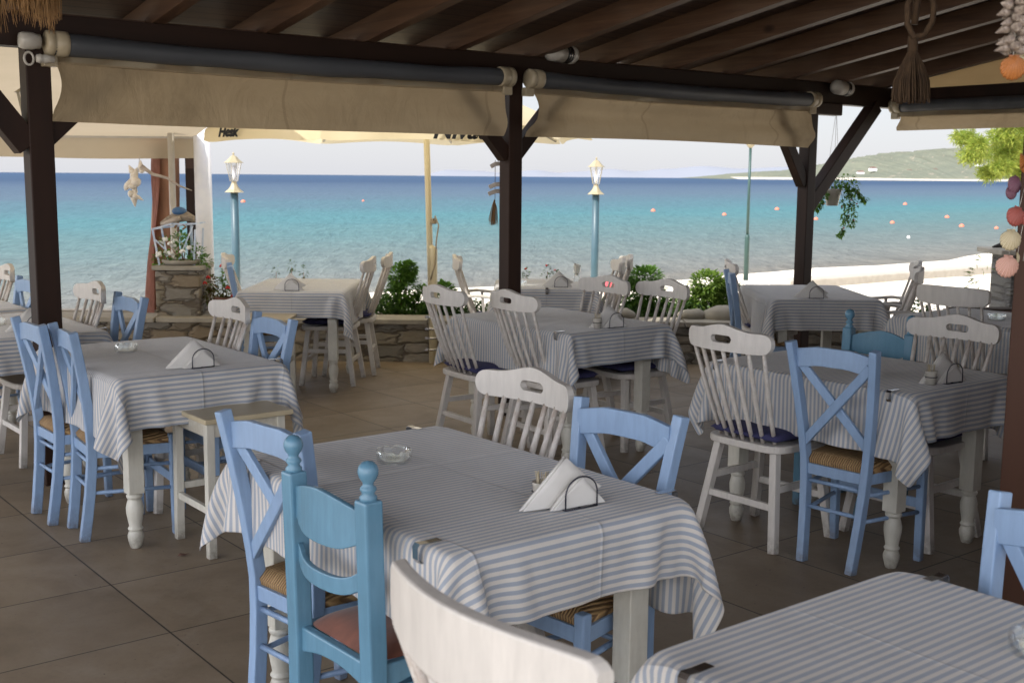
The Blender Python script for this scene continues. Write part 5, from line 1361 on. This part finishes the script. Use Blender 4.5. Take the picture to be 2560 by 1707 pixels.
# ------------------------------------------------------------------ parasol behind the beam
t = thing('market_parasol', 'large cream market parasol with a printed valance behind the left blind', 'parasol', (-.675, 10.0 - .09, 0))
lean = Vector((-.028, 0, 1)).normalized()
b = MB(); b.tube([Vector((0, 0, .02)), lean * 2.75], .026, 16); b.build('pole', M['pole_cream'], t)
b = MB(); b.tube([Vector((0, 0, 0)), Vector((0, 0, .98)), Vector((-.03, 0, 1.0))], [.036, .036, .03], 16); b.build('pole_sleeve', M['pole_cream'], t)
b = MB()
for z in (.12, .22, .30, .40): b.lathe([(.041, -.008), (.043, 0), (.041, .008)], (0, 0, z), 16); b.box((-.055, 0, z), (.03, .02, .02))
b.build('hose_clamp', M['chrome'], t)
b = MB(); b.tube([(.0, -.03, 1.22), (.02, -.034, 1.26), (.05, -.035, 1.18), (.03, -.036, 1.05), (.02, -.035, .86), (-.02, -.036, .72)], .006, 6); b.lathe([(.03, 1.17), (.033, 1.19), (.03, 1.215)], lean * .02, 12); b.build('strap', M['awning'], t)
PC = Vector((-.30, 0, 0)); RAD = 1.62
def par(k, f, drop=0):   # corner k of 8
    a = k * PI / 4 + .55; return PC + Vector((RAD * f * math.cos(a), RAD * f * math.sin(a), 2.63 - .70 * f))
b = MB(); vs = []; fs = []; NR = 8; NS = 6
for k in range(8):
    for s in range(NS):
        u = s / NS
        for j in range(NR + 1):
            f = j / NR; p = par(k, f).lerp(par(k + 1, f), u); p.z += .05 * f * f * math.sin(u * PI) - .03 * math.sin(f * PI) * 0
            vs.append(p)
T8n = 8 * NS
for i in range(T8n):
    for j in range(NR): a = i * (NR + 1) + j; c = ((i + 1) % T8n) * (NR + 1) + j; fs.append((a, c, c + 1, a + 1))
b.add(vs, fs, True); b.build('canopy', M['parasol'], t, weld=.002)
for k in range(8):
    b = MB(); b.path([par(k, .03) - Vector((0, 0, .03)), par(k, .985) - Vector((0, 0, .03))], .015, .02); b.build('rib', M['white_plastic'], t)
    b = MB(); vs = []; fs = []; n = 24
    for i in range(n + 1):
        u = i / n; p = par(k, 1).lerp(par(k + 1, 1), u); p.z += .05 * math.sin(u * PI)
        o = Vector((math.cos((k + u) * PI / 4 + .55), math.sin((k + u) * PI / 4 + .55), 0))
        h = (.085 + .045 * math.sin(min(1, max(0, (u - .02) / .96)) * PI) ** .35) * (1 if k in (4, 5) else .5)
        for j in range(5): v = j / 4; vs.append(p + o * (.025 * v + .012 * math.sin(u * 14 + k) * v) - Vector((0, 0, h * v)))
    for i in range(n):
        for j in range(4): a = i * 5 + j; fs.append((a, a + 5, a + 6, a + 1))
    b.add(vs, fs, True); b.build('valance_flap', M['parasol'], t)
def lettering(txt, size, loc, rot, parent, name='printed_lettering', ext=.0006, shear=.35):
    cu = bpy.data.curves.new(name, 'FONT'); cu.body = txt; cu.size = size; cu.extrude = ext; cu.shear = shear; cu.offset = .006
    cu.materials.append(M['black_ink']); o = bpy.data.objects.new(name, cu); col.objects.link(o)
    dg = bpy.context.evaluated_depsgraph_get(); me = bpy.data.meshes.new_from_object(o.evaluated_get(dg)); bpy.data.objects.remove(o)
    m = bpy.data.objects.new(name, me); col.objects.link(m); m.location = loc; m.rotation_euler = rot; m.parent = parent; return m
LET = t

# ------------------------------------------------------------------ street lamps, green pole
def make_lamp():
    t = thing('street_lamp', '', 'street lamp', group='white lanterns on blue posts along the beach')
    WM = M['white_metal']
    b = MB(); b.lathe([(.06, -2.0), (.056, -1.0), (.053, 0)], (0, 0, 0), 20); b.build('post', M['lamp_blue'], t)
    b = MB(); b.lathe([(.125, -.004), (.13, .0), (.122, .008), (.085, .035), (.055, .075), (.038, .115), (.034, .135), (.048, .145), (.0, .150)], (0, 0, 0), 8, smooth=False); b.build('bell_base', WM, t)
    for k in range(6):
        a = k * PI / 3 + .2; b = MB(); b.path([(.052 * math.cos(a), .052 * math.sin(a), .15), (.104 * math.cos(a), .104 * math.sin(a), .40)], .008, .008); b.build('bar', WM, t)
    b = MB(); b.lathe([(.048, .152), (.100, .398)], (0, 0, 0), 6, smooth=False); b.f = b.f[:6]; b.sm = b.sm[:6]; b.build('glass_pane', M['pane'], t)
    b = MB(); b.lathe([(.020, .16), (.026, .22), (.022, .36), (.0, .365)], (0, 0, 0), 10); b.build('lamp_bulb', M['white_fabric'], t)
    b = MB(); b.lathe([(.132, .400), (.130, .406), (.118, .412), (.075, .450), (.045, .485), (.02, .50), (.012, .505), (.012, .515), (.018, .525), (.008, .54), (.0, .55)], (0, 0, 0), 6, smooth=False); b.build('roof', WM, t)
    return t
P_lamp = Proto(make_lamp)
P_lamp.place((-3.86, 16.3, 1.345), .2, 'white lantern on a blue post, the left one, beside an orange buoy')
P_lamp.place((1.235, 17.6, 1.34), .2, 'white lantern on a blue post, the right one, behind the white slotted chair')
t = thing('green_pole', 'thin dark green lamp pole standing in the sand left of the right post', 'pole', (4.9, 24.5, -.53))
b = MB(); b.lathe([(.055, 0), (.05, .9), (.048, .93), (.03, .96)], (0, 0, 0), 16); b.build('lower_pole', M['pole_green'], t)
b = MB(); b.lathe([(.03, .96), (.028, 2.74)], (0, 0, 0), 12); b.build('upper_pole', M['pole_green'], t)
b = MB(); b.lathe([(.03, 2.74), (.085, 2.80), (.09, 2.83), (.05, 2.87), (0, 2.88)], (0, 0, 0), 14); b.build('lamp_head', M['white_metal'], t)

# ------------------------------------------------------------------ hanging flower pot
HP = AB(8.42, -6.30)
t = thing('hanging_pot', 'white hanging pot with trailing green plant beside the right brace', 'hanging plant', (HP.x, HP.y, 0))
b = MB(); b.lathe([(.048, 1.365), (.072, 1.49), (.078, 1.495), (.078, 1.51), (.066, 1.51), (.06, 1.48)], (0, 0, 0), 20); b.build('pot', M['white_plastic'], t)
b = MB()
for k in range(3): a = k * 2.09 + .4; b.tube([(.07 * math.cos(a), .07 * math.sin(a), 1.50), (.0, 0, 2.18)], .0018, 4)
b.build('wire', M['white_plastic'], t)
b = MB(); rr = random.Random(3)
leaves(b, rr, 260, blob_fn([((0, 0, 1.55), (.12, .1, .04)), ((.10, -.02, 1.58), (.09, .08, .05)), ((.17, 0, 1.52), (.07, .07, .07))]), .034, .3, .6)
strands = [[(-.06, -.04), (-.12, -.14), (-.16, -.20)], [(.10, .0), (.17, -.12), (.18, -.26), (.15, -.33)], [(.16, 0), (.22, -.06), (.27, -.12)], [(.06, -.04), (.10, -.2), (.09, -.36), (.06, -.42)], [(.12, 0), (.14, -.15), (.10, -.30)]]
def st_fn(r_):
    s = r_.choice(strands); k = r_.uniform(0, len(s) - 1.001); i = int(k); f = k - i; x = s[i][0] * (1 - f) + s[i + 1][0] * f; z = s[i][1] * (1 - f) + s[i + 1][1] * f
    return Vector((x + r_.uniform(-.02, .02), -.05 + r_.uniform(-.03, .03), 1.52 + z)), Vector((r_.uniform(-1, 1), -.5, -.2))
leaves(b, rr, 620, st_fn, .034, .3, .65); b.build('foliage', M['leaf'], t)
b = MB()
for s in strands: b.tube([(0, -.03, 1.53)] + [(x, -.05, 1.52 + z) for x, z in s], .0025, 4)
b.build('trailing_stem', M['leaf'], t)
b = MB()
for k in range(16):
    p, _ = st_fn(rr); b.ball(p, .008, 6, 4)
b.build('blossom', M['flower_pink'], t)

# ------------------------------------------------------------------ right side: grey pillar, driftwood, box, pine
t = thing('slate_pillar', 'grey slate clad pillar at the right edge behind the scallop string', 'pillar', (4.70, 10.35, .07))
b = MB(); b.box((.06, 0, .40), (.86, .45, .96)); b.build('shaft', M['grey_stone'], t, bevel=.01)
b = MB(); b.box((.02, 0, .905), (1.02, .56, .045)); b.build('cap', M['cap_stone'], t, bevel=.01)
b = MB(); b.tube([(-.42, 0, .0), (-.28, 0, .035), (-.12, -.02, .045), (.02, 0, .10), (.12, 0, .08), (.3, 0, .03)], [.01, .035, .045, .065, .05, .02], 8); o = b.build('driftwood_log', M['dark_clay'], None, loc=(4.62, 10.25, 1.015)); tag(o, 'dark driftwood log lying on the slate pillar', 'driftwood')
ds = o.modifiers.new('d', 'DISPLACE'); tx = bpy.data.textures.new('log', 'CLOUDS'); tx.noise_scale = .06; ds.texture = tx; ds.strength = .04
t = thing('wooden_planter', 'reddish wooden planter box behind the white chair with the plain rail', 'planter', (3.95, 9.72, 0))
b = MB(); b.box((0, 0, .42), (.62, .22, .20)); b.box((-.27, 0, .16), (.05, .2, .32)); b.box((.27, 0, .16), (.05, .2, .32)); b.build('box', M['wood_box'], t, bevel=.006)
b = MB(); b.box((0, 0, .528), (.56, .16, .02)); b.build('soil', M['soil'], t)
shrub('leafy_plant', 'broad leaved plant behind the armchairs on the right', 'plant', (3.45, 9.9, .1), [((0, 0, .38), (.12, .1, .14)), ((.08, 0, .28), (.12, .1, .12)), ((-.06, 0, .2), (.1, .1, .16))], 300, .07, M['leaf_dark'], seed=41)
shrub('grass_tuft', 'tuft of pale beach grass left of the slate pillar', 'grass', (4.25, 10.6, .2), [((0, 0, .35), (.14, .1, .30)), ((.05, 0, .55), (.10, .1, .22))], 70, .10, M['leaf_lime'], asp=.05, stems=False, seed=42)

t = thing('pine_tree', 'sunlit pine tree with feathery branches at the right edge', 'tree', (9.6, 17.5, -.5))
b = MB(); b.tube([(0, 0, 0), (.1, 0, 1.2), (-.1, .1, 2.6), (.1, 0, 4.4)], [.22, .18, .14, .06], 12); b.build('trunk', M['bark'], t)
rr = random.Random(5); BR = []
for i in range(26):
    z = rr.uniform(2.6, 4.2); an = rr.uniform(2.2, 4.1) if i < 21 else rr.uniform(0, 6.28); l = rr.uniform(1.6, 2.9) * (1 if i < 21 else .8)
    p0 = Vector((0, 0, z)); p1 = p0 + Vector((math.cos(an) * l * .5, math.sin(an) * l * .5, .25)); p2 = p0 + Vector((math.cos(an) * l, math.sin(an) * l, -.15 - rr.uniform(0, .5)))
    BR.append((p0, p1, p2))
b = MB()
for p0, p1, p2 in BR: b.tube([p0, p1, p2], [.04, .025, .006], 6)
b.build('branches', M['bark'], t)
CL_ = []
for px, py, r in ((2392, 372, .13), (2420, 352, .20), (2432, 395, .24), (2455, 425, .16), (2462, 352, .28), (2475, 395, .30), (2490, 440, .18), (2510, 365, .34), (2520, 420, .28), (2550, 345, .34), (2560, 395, .36), (2560, 445, .24), (2610, 370, .45), (2640, 430, .45), (2690, 350, .5), (2740, 410, .5), (2480, 310, .26), (2540, 300, .34), (2620, 290, .45)):
    CL_.append((Vector(((px - 1280) / 2922 * 17 - 9.6, -.5 + .5 * math.sin(px), 1.594 + (457 - py) / 2922 * 17 + .5)), r * .80))
def pine_fn(r_):
    c, r = r_.choice(CL_); v = Vector((r_.gauss(0, 1), r_.gauss(0, 1), r_.gauss(0, 1))).normalized() * r * r_.uniform(.1, 1.25) ** .7; v.z *= .62
    return c + v, v + Vector((0, 0, r * .3))
b = MB(); leaves(b, rr, 21000, pine_fn, .095, .15, .12)
for c, r in CL_: b_ = 0
b.build('needles', M['leaf_pine'], t)

# ------------------------------------------------------------------ beach things
t = thing('sun_lounger', 'white sun lounger on the sand between a light blue chair and the stone pillar', 'sun lounger', (-4.15, 13.2, -.43), R(-12))
b = MB(); b.box((0, 0, .26), (1.9, .62, .05)); b.build('bed', M['white_fabric'], t, bevel=.015)
b = MB(); b.path([(.55, 0, .28), (.95, 0, .42)], .60, .05, (0, 1, 0)); b.build('headrest', M['white_fabric'], t, bevel=.015)
for x in (-.8, .8):
    for y in (-.26, .26): b = MB(); b.box((x, y, .12), (.05, .05, .24)); b.build('leg', M['white_plastic'], t)
b = MB(); vs = []; fs = []
for i in range(15):
    for j in range(9):
        u, v = i / 14 - .5, j / 8 - .5; vs.append((u * .75, v * .5, .02 + .07 * math.exp(-(u * u * 22 + v * v * 8)) + .03 * math.sin(u * 15 + v * 6) ** 2))
for i in range(14):
    for j in range(8): a = i * 9 + j; fs.append((a, a + 9, a + 10, a + 1))
b.add(vs, fs, True); tag(b.build('beach_towel', M['red_cloth'], None, loc=(-4.0, 13.22, -.145), rotz=R(-12)), 'crumpled red towel on the white sun lounger', 'towel')
b = MB(); b.ball((0, 0, .09), .09, 16, 10); tag(b.build('beach_ball', M['shell_white'], None, loc=(-3.85, 13.0, -.13)), 'pale ball lying on the red towel', 'ball')

# seated bather half hidden behind the small table
def person():
    t = thing('person', 'seated bather in a pink sun hat, mostly hidden behind the small table', 'person', (1.12, 13.0, -.44), R(150))
    V_ = [(0, 0, .16), (0, .02, .34), (0, .01, .52), (0, .02, .60), (0, .03, .70), (.17, .02, .50), (.22, .12, .30), (.15, .30, .28), (-.17, .02, .50), (-.22, .12, .30), (-.15, .30, .28), (.10, .02, .14), (.16, .30, .40), (.17, .42, .06), (.18, .54, .03), (-.10, .02, .14), (-.16, .30, .40), (-.17, .42, .06), (-.18, .54, .03)]
    E_ = [(0, 1), (1, 2), (2, 3), (3, 4), (2, 5), (5, 6), (6, 7), (2, 8), (8, 9), (9, 10), (0, 11), (11, 12), (12, 13), (13, 14), (0, 15), (15, 16), (16, 17), (17, 18)]
    RD = [.13, .12, .12, .05, .085, .055, .042, .03, .055, .042, .03, .09, .065, .045, .035, .09, .065, .045, .035]
    me = bpy.data.meshes.new('body'); me.from_pydata(V_, E_, []); me.materials.append(M['skin']); o = bpy.data.objects.new('body', me); col.objects.link(o); o.parent = t
    sk = o.modifiers.new('skin', 'SKIN'); sk.use_smooth_shade = True
    for v, r in zip(me.skin_vertices[0].data, RD): v.radius = (r, r)
    me.skin_vertices[0].data[0].use_root = True
    o.modifiers.new('s', 'SUBSURF').levels = 1
    b = MB(); b.ball((0, .04, .76), .095, 14, 12, (.85, 1, 1.15)); b.ball((0, .135, .75), .016, 8, 6); b.ball((-.083, .03, .755), .02, 8, 6, (.4, .8, 1.2)); b.ball((.083, .03, .755), .02, 8, 6, (.4, .8, 1.2)); b.build('head', M['skin'], t)
    b = MB(); b.ball((0, .02, .77), .102, 14, 10, (.9, .95, 1.05)); b.build('hair', M['dark_hair'], t)
    b = MB(); b.lathe([(.19, .80), (.12, .815), (.115, .83), (.11, .875), (.07, .91), (0, .92)], (0, .03, 0), 20); b.build('sun_hat', M['pink_cloth'], t)
    b = MB(); b.tube([(0, 0, .07), (0, .005, .20)], [.17, .15], 16); b.build('swim_shorts', M['blue_fabric'], t)
person()
b = MB(); vs = []; fs = []
for i in range(21):
    for j in range(11):
        u, v = i / 20 - .5, j / 10 - .5; vs.append((u * 1.5, v * .8, .01 + .05 * math.sin(u * 11 + 2 * v) ** 2))
for i in range(20):
    for j in range(10): a = i * 11 + j; fs.append((a, a + 11, a + 12, a + 1))
b.add(vs, fs, True); tag(b.build('beach_towel', M['blue_fabric'], None, loc=(1.55, 13.4, -.43)), 'blue and white patterned towel on the sand between the bush and the small table', 'towel')

# printed lettering on the parasol valance, only its foot shows below the blind
lettering('Nivau', .17, (.10, -1.515, 1.858), (PI / 2, 0, R(9)), LET)
lettering('Hesk', .10, (-1.54, -1.02, 1.872), (PI / 2, 0, R(-36)), LET)

# ------------------------------------------------------------------ world, sun, camera
sc.render.engine = 'CYCLES'
w = bpy.data.worlds.new('World'); sc.world = w; w.use_nodes = True
nt = w.node_tree; bg = nt.nodes['Background']; sky = nt.nodes.new('ShaderNodeTexSky'); sky.sky_type = 'NISHITA'; sky.sun_disc = False
EL, AZ = R(50), R(230)        # sun stands behind and to the left of the camera (math angle from +x)
sky.sun_elevation = EL; sky.sun_rotation = R(90) - AZ
sky.air_density = 1.0; sky.dust_density = 1.2; sky.ozone_density = 1.0; sky.altitude = 0
hz = nt.nodes.new('ShaderNodeMix'); hz.data_type = 'RGBA'; hz.inputs[0].default_value = .76; HAZE = (5.8, 5.85, 6.3); GLOW = 4.9   # pale haze; GLOW is extra sky light added behind the camera
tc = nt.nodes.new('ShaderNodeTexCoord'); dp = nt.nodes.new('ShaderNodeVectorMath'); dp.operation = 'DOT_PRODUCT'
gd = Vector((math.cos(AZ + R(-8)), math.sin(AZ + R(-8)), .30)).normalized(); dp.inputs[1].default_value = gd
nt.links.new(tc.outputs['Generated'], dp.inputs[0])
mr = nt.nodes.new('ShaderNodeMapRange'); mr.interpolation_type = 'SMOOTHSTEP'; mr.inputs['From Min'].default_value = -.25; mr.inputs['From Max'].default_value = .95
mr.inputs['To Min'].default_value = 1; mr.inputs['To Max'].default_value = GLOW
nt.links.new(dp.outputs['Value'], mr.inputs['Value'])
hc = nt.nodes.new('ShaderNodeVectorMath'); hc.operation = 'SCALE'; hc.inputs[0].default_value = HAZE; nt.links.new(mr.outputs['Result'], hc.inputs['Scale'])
nt.links.new(hc.outputs[0], hz.inputs[7])      # unseen glow added on the sun side to brighten the terrace
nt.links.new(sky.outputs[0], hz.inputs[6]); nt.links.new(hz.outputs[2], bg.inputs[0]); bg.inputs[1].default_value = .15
sd = Vector((math.cos(AZ) * math.cos(EL), math.sin(AZ) * math.cos(EL), math.sin(EL)))
ld = bpy.data.lights.new('sun', 'SUN'); ld.energy = 5; ld.angle = R(.53); ld.color = (1, .95, .87)
lo = bpy.data.objects.new('sun', ld); col.objects.link(lo); lo.rotation_euler = sd.to_track_quat('Z', 'Y').to_euler(); lo.location = sd * 30
cd = bpy.data.cameras.new('camera'); cam = bpy.data.objects.new('camera', cd); col.objects.link(cam); sc.camera = cam
cd.sensor_width = 36; cd.lens = 2922 / 2560 * 36; cd.clip_end = 20000; cd.clip_start = .05
pitch, roll = .14028, -.00824
fw = Vector((0, math.cos(pitch), -math.sin(pitch))); up0 = Vector((0, math.sin(pitch), math.cos(pitch))); rt0 = Vector((1, 0, 0))
# same roll convention as the fitted camera
cr, sr = math.cos(roll), math.sin(roll)
rt = rt0 * cr + up0 * (-sr); up = rt0 * sr + up0 * cr
m = Matrix((rt, up, -fw)).transposed().to_4x4(); m.translation = Vector((0, 0, 1.594)); cam.matrix_world = m
cd.dof.use_dof = True; cd.dof.focus_distance = 4.6; cd.dof.aperture_fstop = 7.0
sc.view_settings.view_transform = 'Standard'; sc.view_settings.look = 'None'; sc.view_settings.exposure = 0; sc.view_settings.gamma = 1
sc.cycles.use_denoising = True
sc.cycles.max_bounces = 10; sc.cycles.diffuse_bounces = 5; sc.cycles.transparent_max_bounces = 8; sc.cycles.transmission_bounces = 8; sc.cycles.sample_clamp_indirect = 6
